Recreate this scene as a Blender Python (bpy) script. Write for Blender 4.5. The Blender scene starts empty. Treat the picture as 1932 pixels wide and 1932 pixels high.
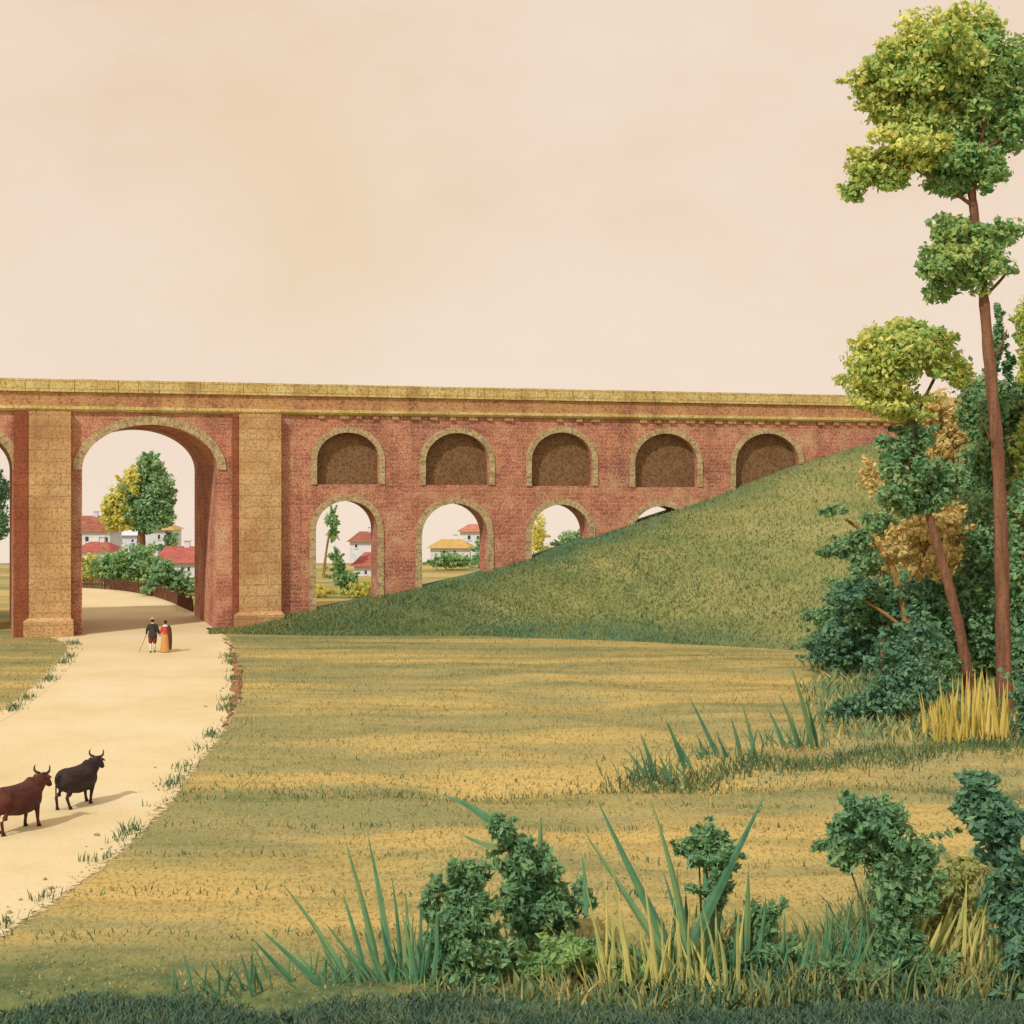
import bpy, bmesh, math, random
import numpy as np
from mathutils import Vector, Matrix

random.seed(7)
rng = np.random.default_rng(7)
scene = bpy.context.scene
C = scene.collection
R = math.radians

# ------------------------------------------------------------------ survey of the place
# The print was surveyed in a 1932-wide frame; F is the focal length in those units.
F, CX, HZ, CAM_H = 2860.0, 966.0, 900.0, 8.5


def at(x, y, Y):
    return Vector(((x - CX) / F * Y, Y, CAM_H - (y - HZ) / F * Y))


def gnd(x, y):
    Y = CAM_H * F / (y - HZ)
    return Vector(((x - CX) / F * Y, Y, 0.0))


# ------------------------------------------------------------------ tags
def tag(o, label=None, cat=None, group=None, kind=None):
    if label: o['label'] = label
    if cat: o['category'] = cat
    if group: o['group'] = group
    if kind: o['kind'] = kind
    return o


def thing(name, label, cat, loc=(0, 0, 0), rz=0.0, group=None):
    o = bpy.data.objects.new(name, None)
    o.empty_display_size = 0.3
    C.objects.link(o)
    o.location = loc
    o.rotation_euler = (0, 0, rz)
    return tag(o, label, cat, group)


# ------------------------------------------------------------------ mesh helper
class MB:
    def __init__(self):
        self.v, self.f, self.m = [], [], []

    def add(self, vs, fs, mi=0):
        b = len(self.v)
        self.v += [tuple(p) for p in vs]
        self.f += [tuple(i + b for i in f) for f in fs]
        self.m += [mi] * len(fs)

    def box(self, x0, x1, y0, y1, z0, z1, mi=0):
        vs = [(x, y, z) for z in (z0, z1) for y in (y0, y1) for x in (x0, x1)]
        self.add(vs, [(0, 2, 3, 1), (4, 5, 7, 6), (0, 1, 5, 4), (2, 6, 7, 3), (0, 4, 6, 2), (1, 3, 7, 5)], mi)

    def tube(self, pts, rad, seg=10, mi=0, up=None):
        """tapered tube; radius may be a number or (side, up) pair"""
        pts = [Vector(p) for p in pts]
        n = len(pts)
        ref = Vector(up) if up else Vector((0.31, 0.17, 1)).normalized()
        vs = []
        for i, p in enumerate(pts):
            d = (pts[min(i + 1, n - 1)] - pts[max(i - 1, 0)]).normalized()
            r0 = ref if abs(d.dot(ref)) < 0.95 else Vector((1, 0.1, 0)).normalized()
            a = d.cross(r0).normalized()
            b = a.cross(d).normalized()
            r = rad[i]
            ra, rb = r if isinstance(r, tuple) else (r, r)
            for k in range(seg):
                t = 2 * math.pi * k / seg
                vs.append(p + a * (ra * math.cos(t)) + b * (rb * math.sin(t)))
        fs = []
        for i in range(n - 1):
            for k in range(seg):
                k2 = (k + 1) % seg
                fs.append((i * seg + k, i * seg + k2, (i + 1) * seg + k2, (i + 1) * seg + k))
        fs.append(tuple(range(seg - 1, -1, -1)))
        fs.append(tuple(range((n - 1) * seg, n * seg)))
        self.add(vs, fs, mi)

    def ball(self, c, r, seg=12, rings=8, mi=0):
        c = Vector(c)
        rx, ry, rz = r if isinstance(r, tuple) else (r, r, r)
        vs = [c + Vector((0, 0, -rz))]
        for j in range(1, rings):
            ph = -math.pi / 2 + math.pi * j / rings
            for k in range(seg):
                t = 2 * math.pi * k / seg
                vs.append(c + Vector((rx * math.cos(ph) * math.cos(t), ry * math.cos(ph) * math.sin(t), rz * math.sin(ph))))
        vs.append(c + Vector((0, 0, rz)))
        fs = []
        for k in range(seg):
            k2 = (k + 1) % seg
            fs.append((0, 1 + k2, 1 + k))
            for j in range(rings - 2):
                fs.append((1 + j * seg + k, 1 + j * seg + k2, 1 + (j + 1) * seg + k2, 1 + (j + 1) * seg + k))
            fs.append((1 + (rings - 2) * seg + k, 1 + (rings - 2) * seg + k2, len(vs) - 1))
        self.add(vs, fs, mi)

    def blade(self, base, tip, bend, w, seg=7, mi=0, side=None, fold=0.25):
        """long pointed leaf, V section, from base to tip"""
        base, tip, bend = Vector(base), Vector(tip), Vector(bend)
        mid = (base + tip) / 2 + bend
        prev = None
        vs, fs = [], []
        sd = side
        for i in range(seg + 1):
            t = i / seg
            p = base * (1 - t) ** 2 + mid * (2 * t * (1 - t)) + tip * t * t
            d = (mid - base) * (2 * (1 - t)) + (tip - mid) * (2 * t)
            d.normalize()
            a = (Vector(sd) if sd else Vector((1, 0.25, 0)))
            a = (a - d * a.dot(d)).normalized()
            nrm = d.cross(a).normalized()
            ww = w * (0.55 + 0.9 * t if t < 0.3 else 0.82 * max(0.0, (1 - t) / 0.7) ** 0.75) * 0.5
            vs += [p - a * ww + nrm * ww * fold, p - nrm * ww * fold, p + a * ww + nrm * ww * fold]
            if i:
                b = (i - 1) * 3
                fs += [(b, b + 1, b + 4, b + 3), (b + 1, b + 2, b + 5, b + 4)]
        self.add(vs, fs, mi)

    def prism(self, outer, holes, n0, n1, mi=0):
        """flat (s, z) outline with holes, extruded from n0 to n1 along the second axis"""
        bm = bmesh.new()
        loops = []
        for lp in [outer] + holes:
            vv = [bm.verts.new((s, n0, z)) for s, z in lp]
            for i in range(len(vv)):
                bm.edges.new((vv[i], vv[(i + 1) % len(vv)]))
            loops.append(vv)
        bmesh.ops.triangle_fill(bm, use_beauty=True, use_dissolve=False, edges=bm.edges[:])
        bm.verts.index_update()
        vs = [tuple(v.co) for v in bm.verts]
        N = len(vs)
        fs = [tuple(v.index for v in f.verts) for f in bm.faces]
        nf = []
        for f in fs:                         # front faces look towards -n
            p, q, r = (Vector(vs[i]) for i in f[:3])
            if (q - p).cross(r - p).y > 0: f = f[::-1]
            nf.append(f)
        allf = nf + [tuple(i + N for i in f[::-1]) for f in nf]
        for li, vv in enumerate(loops):
            idx = [v.index for v in vv]
            ar = sum(vs[idx[i]][0] * vs[idx[(i + 1) % len(idx)]][2] - vs[idx[(i + 1) % len(idx)]][0] * vs[idx[i]][2] for i in range(len(idx)))
            flip = (ar > 0) != (li == 0)
            for i in range(len(idx)):
                a, b = idx[i], idx[(i + 1) % len(idx)]
                q = (a, a + N, b + N, b)
                allf.append(q[::-1] if flip else q)
        self.add(vs + [(s, n1, z) for s, _, z in vs], allf, mi)
        bm.free()

    def build(self, name, mats, parent=None, smooth=False, local=False):
        me = bpy.data.meshes.new(name)
        vs = self.v
        if parent is not None and not local:
            inv = Matrix.LocRotScale(parent.location, parent.rotation_euler, None).inverted() if parent.parent is None else None
            if inv is None:
                pp = parent
                off = Matrix.Identity(4)
                while pp is not None:
                    off = Matrix.LocRotScale(pp.location, pp.rotation_euler, None) @ off
                    pp = pp.parent
                inv = off.inverted()
            vs = [tuple(inv @ Vector(p)) for p in vs]
        me.from_pydata(vs, [], self.f)
        mats = mats if isinstance(mats, (list, tuple)) else [mats]
        for m in mats: me.materials.append(m)
        if len(mats) > 1: me.polygons.foreach_set('material_index', self.m)
        if smooth: me.polygons.foreach_set('use_smooth', [True] * len(self.f))
        me.update()
        o = bpy.data.objects.new(name, me)
        C.objects.link(o)
        if parent is not None: o.parent = parent
        return o


def remeshed(name, mb, voxel, mat, parent, it=3):
    """one continuous skin round the overlapping tubes of mb"""
    o = mb.build(name, mat, None)
    m = o.modifiers.new('r', 'REMESH'); m.mode = 'VOXEL'; m.voxel_size = voxel
    s = o.modifiers.new('s', 'SMOOTH'); s.factor = 0.5; s.iterations = it
    bpy.context.view_layer.update()
    me = bpy.data.meshes.new_from_object(o.evaluated_get(bpy.context.evaluated_depsgraph_get()))
    old = o.data
    o.modifiers.clear()
    o.data = me
    bpy.data.meshes.remove(old)
    me.name = name
    me.materials.clear(); me.materials.append(mat)
    me.polygons.foreach_set('use_smooth', [True] * len(me.polygons))
    me.polygons.foreach_set('material_index', [0] * len(me.polygons))
    o.parent = parent
    return o


# ------------------------------------------------------------------ materials
def srgb(c):
    return tuple((v / 255 / 12.92) if v / 255 <= 0.04045 else ((v / 255 + 0.055) / 1.055) ** 2.4 for v in c) + (1.0,)


def lin(c, e=(1.08, 0.90, 0.70)):
    """pigment that shows as c under the warm daylight of this place (e: what the light does to white)"""
    return tuple(min(0.9, v / k) for v, k in zip(srgb(c)[:3], e)) + (1.0,)


LEAF_E = (0.56, 0.47, 0.39)
GRASS_E = (0.95, 0.80, 0.62)


class NT:
    def __init__(self, name):
        self.mat = bpy.data.materials.new(name)
        self.mat.use_nodes = True
        self.t = self.mat.node_tree
        self.b = self.t.nodes['Principled BSDF']

    def n(self, ty, **kw):
        o = self.t.nodes.new(ty)
        for k, v in kw.items(): setattr(o, k, v)
        return o

    def l(self, a, b):
        self.t.links.new(a, b)

    def noise(self, vec, scale, detail=3, rough=0.55):
        o = self.n('ShaderNodeTexNoise')
        o.inputs['Scale'].default_value = scale
        o.inputs['Detail'].default_value = detail
        o.inputs['Roughness'].default_value = rough
        self.l(vec, o.inputs['Vector'])
        return o.outputs['Fac']

    def ramp(self, fac, stops):
        o = self.n('ShaderNodeValToRGB')
        e = o.color_ramp.elements
        while len(e) < len(stops): e.new(0.5)
        for el, (p, c) in zip(e, stops):
            el.position = p
            el.color = c if len(c) == 4 else c + (1.0,)
        self.l(fac, o.inputs['Fac'])
        return o.outputs['Color']

    def mix(self, fac, a, b, mode='MIX'):
        o = self.n('ShaderNodeMix', data_type='RGBA', blend_type=mode)
        for val, s in ((fac, 0), (a, 6), (b, 7)):
            if hasattr(val, 'links'): self.l(val, o.inputs[s])
            else: o.inputs[s].default_value = val
        return o.outputs[2]

    def math(self, op, a, b=0.0):
        o = self.n('ShaderNodeMath', operation=op)
        for i, val in enumerate((a, b)):
            if hasattr(val, 'links'): self.l(val, o.inputs[i])
            else: o.inputs[i].default_value = val
        return o.outputs[0]

    def mapping(self, vec, scale):
        o = self.n('ShaderNodeMapping')
        o.inputs['Scale'].default_value = scale
        self.l(vec, o.inputs['Vector'])
        return o.outputs['Vector']

    def bump(self, h, strength, dist):
        o = self.n('ShaderNodeBump')
        o.inputs['Strength'].default_value = strength
        o.inputs['Distance'].default_value = dist
        self.l(h, o.inputs['Height'])
        self.l(o.outputs['Normal'], self.b.inputs['Normal'])


BLACK, WHITE = (0, 0, 0, 1), (1, 1, 1, 1)


def mottled(name, cols, scale=1.0, speck=None, sscale=8.0, samt=0.6, sthr=0.55, rough=0.9, stretch=(1, 1, 1), bump=0.3, bdist=0.03, spec=0.2):
    """weathered surface: drifting colour patches with fine dark grit"""
    N = NT(name)
    co = N.n('ShaderNodeTexCoord').outputs['Object']
    v = N.mapping(co, stretch)
    f = N.noise(v, scale, 4, 0.6)
    k = len(cols)
    st = [(0.32 + 0.36 * i / max(1, k - 1), lin(c)) for i, c in enumerate(cols)]
    col = N.ramp(f, st)
    g = N.noise(co, sscale, 3, 0.7)
    if speck:
        m = N.ramp(g, [(sthr - 0.05, BLACK), (sthr + 0.05, (samt,) * 3)])
        col = N.mix(m, col, lin(speck))
    N.l(col, N.b.inputs['Base Color'])
    N.b.inputs['Roughness'].default_value = rough
    N.b.inputs['Specular IOR Level'].default_value = spec
    if bump: N.bump(g, bump, bdist)
    return N.mat


def masonry(name, cols, mortar, speck, bw, bh, mortar_amt=0.5, samt=0.7, sthr=0.55, sscale=7.0):
    """coursed masonry: bricks of their own tint, worn joints and soot grit (local s, z on the wall plane)"""
    N = NT(name)
    co = N.n('ShaderNodeTexCoord').outputs['Object']
    sp = N.n('ShaderNodeSeparateXYZ'); N.l(co, sp.inputs[0])
    cb = N.n('ShaderNodeCombineXYZ')
    sn = N.math('ADD', sp.outputs['X'], sp.outputs['Y'])
    N.l(sn, cb.inputs['X']); N.l(sp.outputs['Z'], cb.inputs['Y'])
    br = N.n('ShaderNodeTexBrick')
    br.inputs['Scale'].default_value = 1.0
    br.inputs['Brick Width'].default_value = bw
    br.inputs['Row Height'].default_value = bh
    br.inputs['Mortar Size'].default_value = bh * 0.09
    br.inputs['Mortar Smooth'].default_value = 0.6
    br.inputs['Color1'].default_value = (0.30, 0.30, 0.30, 1)
    br.inputs['Color2'].default_value = (0.70, 0.70, 0.70, 1)
    br.inputs['Mortar'].default_value = (0.5, 0.5, 0.5, 1)
    N.l(cb.outputs[0], br.inputs['Vector'])
    f = N.noise(co, 0.5, 5, 0.62)
    tint = N.n('ShaderNodeRGBToBW'); N.l(br.outputs['Color'], tint.inputs[0])
    ff = N.math('ADD', N.math('ADD', N.math('MULTIPLY', f, 1.0), -0.12), N.math('MULTIPLY', tint.outputs[0], 0.24))
    k = len(cols)
    col = N.ramp(ff, [(0.34 + 0.32 * i / max(1, k - 1), lin(c)) for i, c in enumerate(cols)])
    col = N.mix(N.math('MULTIPLY', br.outputs['Fac'], mortar_amt), col, lin(mortar))
    st_ = N.noise(N.mapping(co, (0.9, 0.9, 0.10)), 1.0, 4, 0.65)
    col = N.mix(N.ramp(st_, [(0.52, BLACK), (0.70, (0.42,) * 3)]), col, lin(speck))
    bl_ = N.noise(co, 0.33, 5, 0.7)
    col = N.mix(N.ramp(bl_, [(0.54, BLACK), (0.70, (0.40,) * 3)]), col, lin(mortar))
    g = N.noise(co, sscale, 3, 0.75)
    m = N.ramp(g, [(sthr - 0.05, BLACK), (sthr + 0.06, (samt,) * 3)])
    col = N.mix(m, col, lin(speck))
    g2 = N.noise(co, sscale * 1.3, 2, 0.6)
    m2 = N.ramp(g2, [(0.55, BLACK), (0.63, (0.5,) * 3)])
    col = N.mix(m2, col, lin(mortar))
    N.l(col, N.b.inputs['Base Color'])
    N.b.inputs['Roughness'].default_value = 0.92
    N.b.inputs['Specular IOR Level'].default_value = 0.15
    h = N.math('SUBTRACT', g, N.math('MULTIPLY', br.outputs['Fac'], 0.6))
    N.bump(h, 0.45, 0.03)
    return N.mat


def leafy(name, cols, patch=0.45, trans=0.4, e=LEAF_E):
    """leaves: each leaf of its own tint round patches of younger and older growth"""
    N = NT(name)
    co = N.n('ShaderNodeTexCoord').outputs['Object']
    f = N.noise(co, patch, 3, 0.6)
    ge = N.n('ShaderNodeNewGeometry')
    ff = N.math('ADD', N.math('MULTIPLY', f, 0.66), N.math('MULTIPLY', ge.outputs['Random Per Island'], 0.34))
    k = len(cols)
    col = N.ramp(ff, [(0.28 + 0.46 * i / max(1, k - 1), lin(c, e)) for i, c in enumerate(cols)])
    N.l(col, N.b.inputs['Base Color'])
    N.b.inputs['Roughness'].default_value = 0.75
    N.b.inputs['Specular IOR Level'].default_value = 0.15
    tr = N.n('ShaderNodeBsdfTranslucent'); N.l(col, tr.inputs['Color'])
    mx = N.n('ShaderNodeMixShader'); mx.inputs[0].default_value = trans
    N.l(N.b.outputs[0], mx.inputs[1]); N.l(tr.outputs[0], mx.inputs[2])
    N.l(mx.outputs[0], N.t.nodes['Material Output'].inputs['Surface'])
    return N.mat


M = {}
M['brick'] = masonry('brick', [(152, 86, 68), (180, 104, 78), (204, 126, 92), (206, 150, 108)], (226, 184, 134), (92, 54, 42), 0.62, 0.23, 0.38, 0.6, 0.55, 9.0)
M['brick_tan'] = masonry('brick_tan', [(178, 112, 78), (192, 132, 84), (202, 146, 90)], (214, 172, 112), (92, 56, 36), 0.5, 0.17, 0.35, 0.6, 0.56)
M['stone_tan'] = masonry('stone_tan', [(192, 138, 88), (210, 160, 102), (220, 172, 114)], (160, 110, 68), (112, 76, 46), 1.3, 0.62, 0.35, 0.55, 0.55)
M['shade_strip_red'] = masonry('shade_strip_red', [(150, 78, 52), (166, 92, 60)], (128, 84, 48), (90, 50, 36), 1.3, 0.62, 0.5, 0.6, 0.56)
M['stone_yellow'] = masonry('stone_yellow', [(208, 168, 96), (222, 186, 112), (230, 198, 130)], (140, 100, 52), (120, 84, 40), 1.2, 0.4, 0.35, 0.5, 0.57)
M['ring'] = mottled('ring_stone', [(172, 138, 90), (194, 160, 108), (208, 178, 128)], 1.6, (104, 86, 66), 7.0, 0.6, 0.55)
M['infill'] = mottled('infill_plaster', [(128, 88, 56), (142, 102, 64), (138, 100, 68)], 0.6, (84, 60, 40), 8.0, 0.7, 0.52)
M['deck'] = mottled('deck_gravel', [(170, 140, 100), (190, 160, 116)], 1.0)
M['path'] = mottled('path_sand', [(214, 182, 126), (222, 192, 138), (226, 198, 150)], 0.22, (178, 142, 88), 9.0, 0.3, 0.60, bump=0.15)
M['kerb'] = mottled('kerb_earth', [(150, 92, 60), (186, 130, 80), (128, 110, 62)], 1.4, (70, 50, 38), 7.0, 0.8, 0.52)
M['bark'] = mottled('bark', [(104, 66, 46), (130, 84, 58), (150, 102, 70)], 1.2, (72, 52, 40), 9.0, 0.4, 0.56, stretch=(4, 4, 0.4), bump=0.5)
M['stem'] = mottled('stem', [(84, 84, 56), (104, 92, 62)], 2.0, bump=0.2)
M['bark_pale'] = mottled('bark_pale', [(150, 108, 60), (172, 130, 72)], 1.2, (90, 66, 40), 6.0, 0.6, 0.55, stretch=(3, 3, 0.5), bump=0.5)
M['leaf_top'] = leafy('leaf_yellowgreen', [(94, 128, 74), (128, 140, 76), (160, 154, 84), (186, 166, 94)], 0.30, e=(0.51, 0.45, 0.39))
M['leaf_mid'] = leafy('leaf_green', [(84, 118, 76), (112, 132, 78), (148, 148, 86)], 0.35, e=(0.49, 0.44, 0.38))
M['leaf_dark'] = leafy('leaf_bluegreen', [(72, 102, 74), (94, 128, 84), (128, 136, 90)], 0.5, e=(0.50, 0.48, 0.40))
M['leaf_deep'] = leafy('leaf_deep', [(64, 88, 70), (80, 108, 82), (110, 126, 86)], 0.5, e=(0.48, 0.42, 0.37))
M['leaf_olive'] = leafy('leaf_olive', [(104, 116, 72), (142, 136, 80), (178, 152, 90)], 0.5)
M['leaf_ochre'] = leafy('leaf_ochre', [(142, 120, 72), (172, 144, 90), (194, 162, 106)], 0.5)
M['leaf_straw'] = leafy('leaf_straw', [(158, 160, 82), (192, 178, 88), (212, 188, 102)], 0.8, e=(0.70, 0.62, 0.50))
M['straw'] = leafy('straw_blade', [(158, 142, 70), (190, 168, 84), (210, 184, 104)], 0.8, e=(0.72, 0.64, 0.50))
M['leaf_far'] = leafy('leaf_far', [(98, 132, 90), (118, 144, 96), (150, 160, 98)], 0.25, e=(0.62, 0.56, 0.44))
M['leaf_farbush'] = leafy('leaf_farbush', [(96, 134, 92), (122, 148, 94), (168, 168, 96)], 0.2, e=(0.62, 0.56, 0.44))
M['blade'] = leafy('blade_green', [(66, 104, 74), (88, 128, 88), (122, 140, 86)], 2.2, 0.2, (0.78, 0.70, 0.58))
M['blade_dark'] = leafy('blade_dark', [(60, 92, 68), (78, 114, 80), (112, 124, 76)], 2.2, 0.2, (0.78, 0.70, 0.58))
M['broad'] = leafy('broad_leaf', [(118, 120, 70), (150, 138, 78), (178, 152, 84)], 2.0, 0.2)
M['wall_white'] = mottled('limewash', [(214, 204, 196), (232, 222, 212)], 0.5, (170, 150, 140), 3.0, 0.4, 0.6)
M['roof_red'] = mottled('roof_red', [(172, 88, 72), (190, 104, 86)], 0.8, (120, 50, 36), 3.0, 0.4)
M['roof_brown'] = mottled('roof_brown', [(150, 84, 64), (170, 104, 78)], 0.8, (96, 46, 36), 3.0, 0.4)
M['roof_ochre'] = mottled('roof_ochre', [(200, 154, 84), (208, 164, 96)], 0.8, (160, 96, 40), 3.0, 0.4)
M['roof_orange'] = mottled('roof_orange', [(192, 116, 86), (202, 130, 98)], 0.8, (160, 80, 50), 3.0, 0.4)
M['window'] = mottled('window_dark', [(62, 56, 52), (74, 66, 60)], 1.0, rough=0.4, bump=0)
M['fence'] = mottled('fence_wood', [(96, 58, 40), (122, 78, 52)], 1.5, (60, 40, 30), 5.0, 0.5)
M['ox_black'] = mottled('hide_black', [(44, 31, 28), (58, 42, 37), (70, 51, 44)], 3.0, (30, 22, 20), 26.0, 0.5, rough=0.7)
M['ox_brown'] = mottled('hide_brown', [(56, 36, 31), (92, 46, 34), (108, 56, 40)], 2.2, (44, 32, 30), 26.0, 0.5, rough=0.7)
M['horn'] = mottled('horn', [(52, 44, 36), (78, 66, 52)], 6.0, bump=0.1, rough=0.5)
M['hoof'] = mottled('hoof', [(48, 36, 28), (60, 46, 34)], 6.0, bump=0.1)
M['skin'] = mottled('skin', [(176, 122, 92), (190, 136, 104)], 6.0, bump=0)
M['coat_dark'] = mottled('coat_dark', [(52, 50, 40), (70, 62, 50)], 6.0, bump=0.1)
M['coat_brown'] = mottled('coat_brown', [(84, 48, 36), (98, 60, 42)], 6.0, bump=0.1)
M['maroon'] = mottled('maroon_cloth', [(112, 52, 50), (130, 62, 56)], 6.0, bump=0.1)
M['stocking'] = mottled('stocking', [(214, 196, 160), (224, 206, 172)], 6.0, bump=0)
M['shoe'] = mottled('shoe', [(60, 46, 32), (70, 52, 38)], 6.0, bump=0)
M['straw_hat'] = mottled('straw_hat', [(196, 132, 90), (210, 150, 104)], 8.0, bump=0.1)
M['hair'] = mottled('hair', [(48, 34, 26), (60, 42, 30)], 9.0, bump=0.1)
M['red_cloth'] = mottled('red_cloth', [(192, 70, 48), (206, 82, 58)], 6.0, bump=0.1)
M['orange_cloth'] = mottled('orange_cloth', [(196, 130, 70), (208, 146, 84)], 6.0, bump=0.1)
M['white_cloth'] = mottled('white_cloth', [(206, 196, 180), (216, 206, 190)], 6.0, bump=0.1)
M['trouser'] = mottled('trouser', [(104, 74, 54), (118, 84, 60)], 6.0, bump=0.1)
M['stick'] = mottled('stick', [(150, 108, 66), (166, 124, 80)], 6.0, bump=0)


GE = (1.30, 1.06, 0.84)


def ground_mat():
    """meadow: straw and olive drifts, greener in the wet bands, dark turf in front"""
    N = NT('meadow')
    co = N.n('ShaderNodeTexCoord').outputs['Object']
    sp = N.n('ShaderNodeSeparateXYZ'); N.l(co, sp.inputs[0])
    v1 = N.mapping(co, (0.06, 0.22, 1))
    f1 = N.noise(v1, 1.0, 4, 0.6)
    straw = N.ramp(f1, [(0.34, lin((158, 148, 92), GE)), (0.47, lin((182, 160, 100), GE)), (0.55, lin((210, 174, 100), GE)), (0.66, lin((226, 182, 104), GE))])
    v2 = N.mapping(co, (0.07, 0.62, 1))
    f2 = N.noise(v2, 1.0, 4, 0.6)
    # cover by distance up the meadow (metres / 100): wet turf at the near edge, streaks, the old ditch at 41 m
    wob = N.noise(co, 0.25, 3, 0.6)
    yy = N.math('ADD', N.math('MULTIPLY', sp.outputs['Y'], 0.01), N.math('MULTIPLY', N.math('SUBTRACT', wob, 0.5), 0.03))
    cover = N.ramp(yy, [(0.0, (1, 1, 1)), (0.238, (0.95,) * 3), (0.253, (0.62,) * 3), (0.275, (0.40,) * 3), (0.31, (0.20,) * 3), (0.395, (0.14,) * 3),
                        (0.408, (0.42,) * 3), (0.425, (0.10,) * 3), (0.50, (0.20,) * 3), (0.62, (0.26,) * 3), (0.76, (0.32,) * 3), (1.0, (0.2,) * 3)])
    m = N.math('ADD', cover, N.math('MULTIPLY', N.math('SUBTRACT', f2, 0.5), 1.25))
    m = N.ramp(m, [(0.18, BLACK), (0.62, (0.9,) * 3)])
    f3 = N.noise(co, 0.8, 3, 0.6)
    green = N.ramp(f3, [(0.35, lin((66, 88, 58), GE)), (0.5, lin((108, 120, 70), GE)), (0.65, lin((150, 142, 80), GE))])
    col = N.mix(m, straw, green)
    g = N.noise(N.mapping(co, (11.0, 5.5, 11.0)), 1.0, 5, 0.8)
    col = N.mix(N.ramp(g, [(0.51, BLACK), (0.58, (0.5,) * 3)]), col, lin((104, 94, 54), GE))
    g2 = N.noise(N.mapping(co, (9.0, 5.0, 9.0)), 1.3, 4, 0.75)
    col = N.mix(N.ramp(g2, [(0.58, BLACK), (0.66, (0.45,) * 3)]), col, lin((216, 178, 112), GE))
    N.l(col, N.b.inputs['Base Color'])
    N.b.inputs['Roughness'].default_value = 0.95
    N.b.inputs['Specular IOR Level'].default_value = 0.1
    N.bump(g, 0.5, 0.06)
    return N.mat


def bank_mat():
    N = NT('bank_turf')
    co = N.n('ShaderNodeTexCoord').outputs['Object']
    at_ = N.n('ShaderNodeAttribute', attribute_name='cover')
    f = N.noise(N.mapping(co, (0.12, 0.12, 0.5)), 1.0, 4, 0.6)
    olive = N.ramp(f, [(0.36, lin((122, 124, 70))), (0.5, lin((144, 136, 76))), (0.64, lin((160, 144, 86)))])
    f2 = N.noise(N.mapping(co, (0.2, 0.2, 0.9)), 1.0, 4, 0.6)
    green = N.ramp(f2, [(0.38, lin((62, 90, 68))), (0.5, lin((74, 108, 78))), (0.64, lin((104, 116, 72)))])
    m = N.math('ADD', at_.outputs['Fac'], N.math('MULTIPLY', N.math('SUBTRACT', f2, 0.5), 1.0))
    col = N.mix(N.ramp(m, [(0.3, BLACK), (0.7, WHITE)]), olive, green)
    g = N.noise(N.mapping(co, (7.0, 7.0, 11.0)), 1.0, 5, 0.8)
    col = N.mix(N.ramp(g, [(0.52, BLACK), (0.60, (0.5,) * 3)]), col, lin((66, 76, 44)))
    g2 = N.noise(N.mapping(co, (4, 4, 6)), 1.2, 3, 0.7)
    col = N.mix(N.ramp(g2, [(0.58, BLACK), (0.66, (0.35,) * 3)]), col, lin((156, 150, 92)))
    N.l(col, N.b.inputs['Base Color'])
    N.b.inputs['Roughness'].default_value = 0.95
    N.b.inputs['Specular IOR Level'].default_value = 0.1
    N.bump(g, 0.5, 0.08)
    return N.mat


# ------------------------------------------------------------------ the ground and the path
PATH_R = [(-300, 1930), (-150, 1838), (0, 1746), (75, 1700), (150, 1646), (225, 1586), (300, 1512), (352, 1442), (402, 1386),
          (430, 1332), (440, 1282), (432, 1232), (412, 1196), (364, 1154), (300, 1126), (230, 1114), (150, 1108), (60, 1105)]
PATH_L = [(60, 1190), (148, 1214), (130, 1242), (75, 1302), (0, 1354), (-150, 1432), (-400, 1566)]


def dense(pts, step=0.5, jit=0.0):
    out = []
    for a, b in zip(pts[:-1], pts[1:]):
        n = max(1, int((b - a).length / step))
        for i in range(n):
            p = a.lerp(b, i / n)
            out.append(p + Vector((random.gauss(0, jit), random.gauss(0, jit), 0)))
    out.append(pts[-1])
    return out


def smooth_line(pts, it=3):
    for _ in range(it):
        q = [pts[0]]
        for a, b in zip(pts[:-1], pts[1:]):
            q += [a * 0.75 + b * 0.25, a * 0.25 + b * 0.75]
        q.append(pts[-1])
        pts = q
    return pts


right_edge = smooth_line([gnd(*p) for p in PATH_R], 2)
left_edge = smooth_line([gnd(*p) for p in PATH_L], 2)
outline = dense(right_edge, 0.35, 0.06) + dense(left_edge, 0.35, 0.06)
poly = np.array([(p.x, p.y) for p in outline])


def in_path(px, py):
    inside = np.zeros(px.shape, bool)
    x0, y0 = poly[:, 0], poly[:, 1]
    x1, y1 = np.roll(x0, -1), np.roll(y0, -1)
    for a, b, c, d in zip(x0, y0, x1, y1):
        if b == d: continue
        cr = ((b > py) != (d > py)) & (px < (c - a) * (py - b) / (d - b) + a)
        inside ^= cr
    return inside


pm = MB()
pm.prism([(p.x, p.y) for p in outline], [], 0, 1)
pv = [(s, z, 0.012) for s, n, z in pm.v[:len(outline)]]
path = MB()
nn = len(outline)
path.add(pv, [tuple(reversed(f)) for f in pm.f if all(i < nn for i in f) and len(f) == 3])
path_o = path.build('path', M['path'])
for p_ in path_o.data.polygons:
    if p_.normal.z < 0: p_.flip()
tag(path_o, kind='structure')



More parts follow.
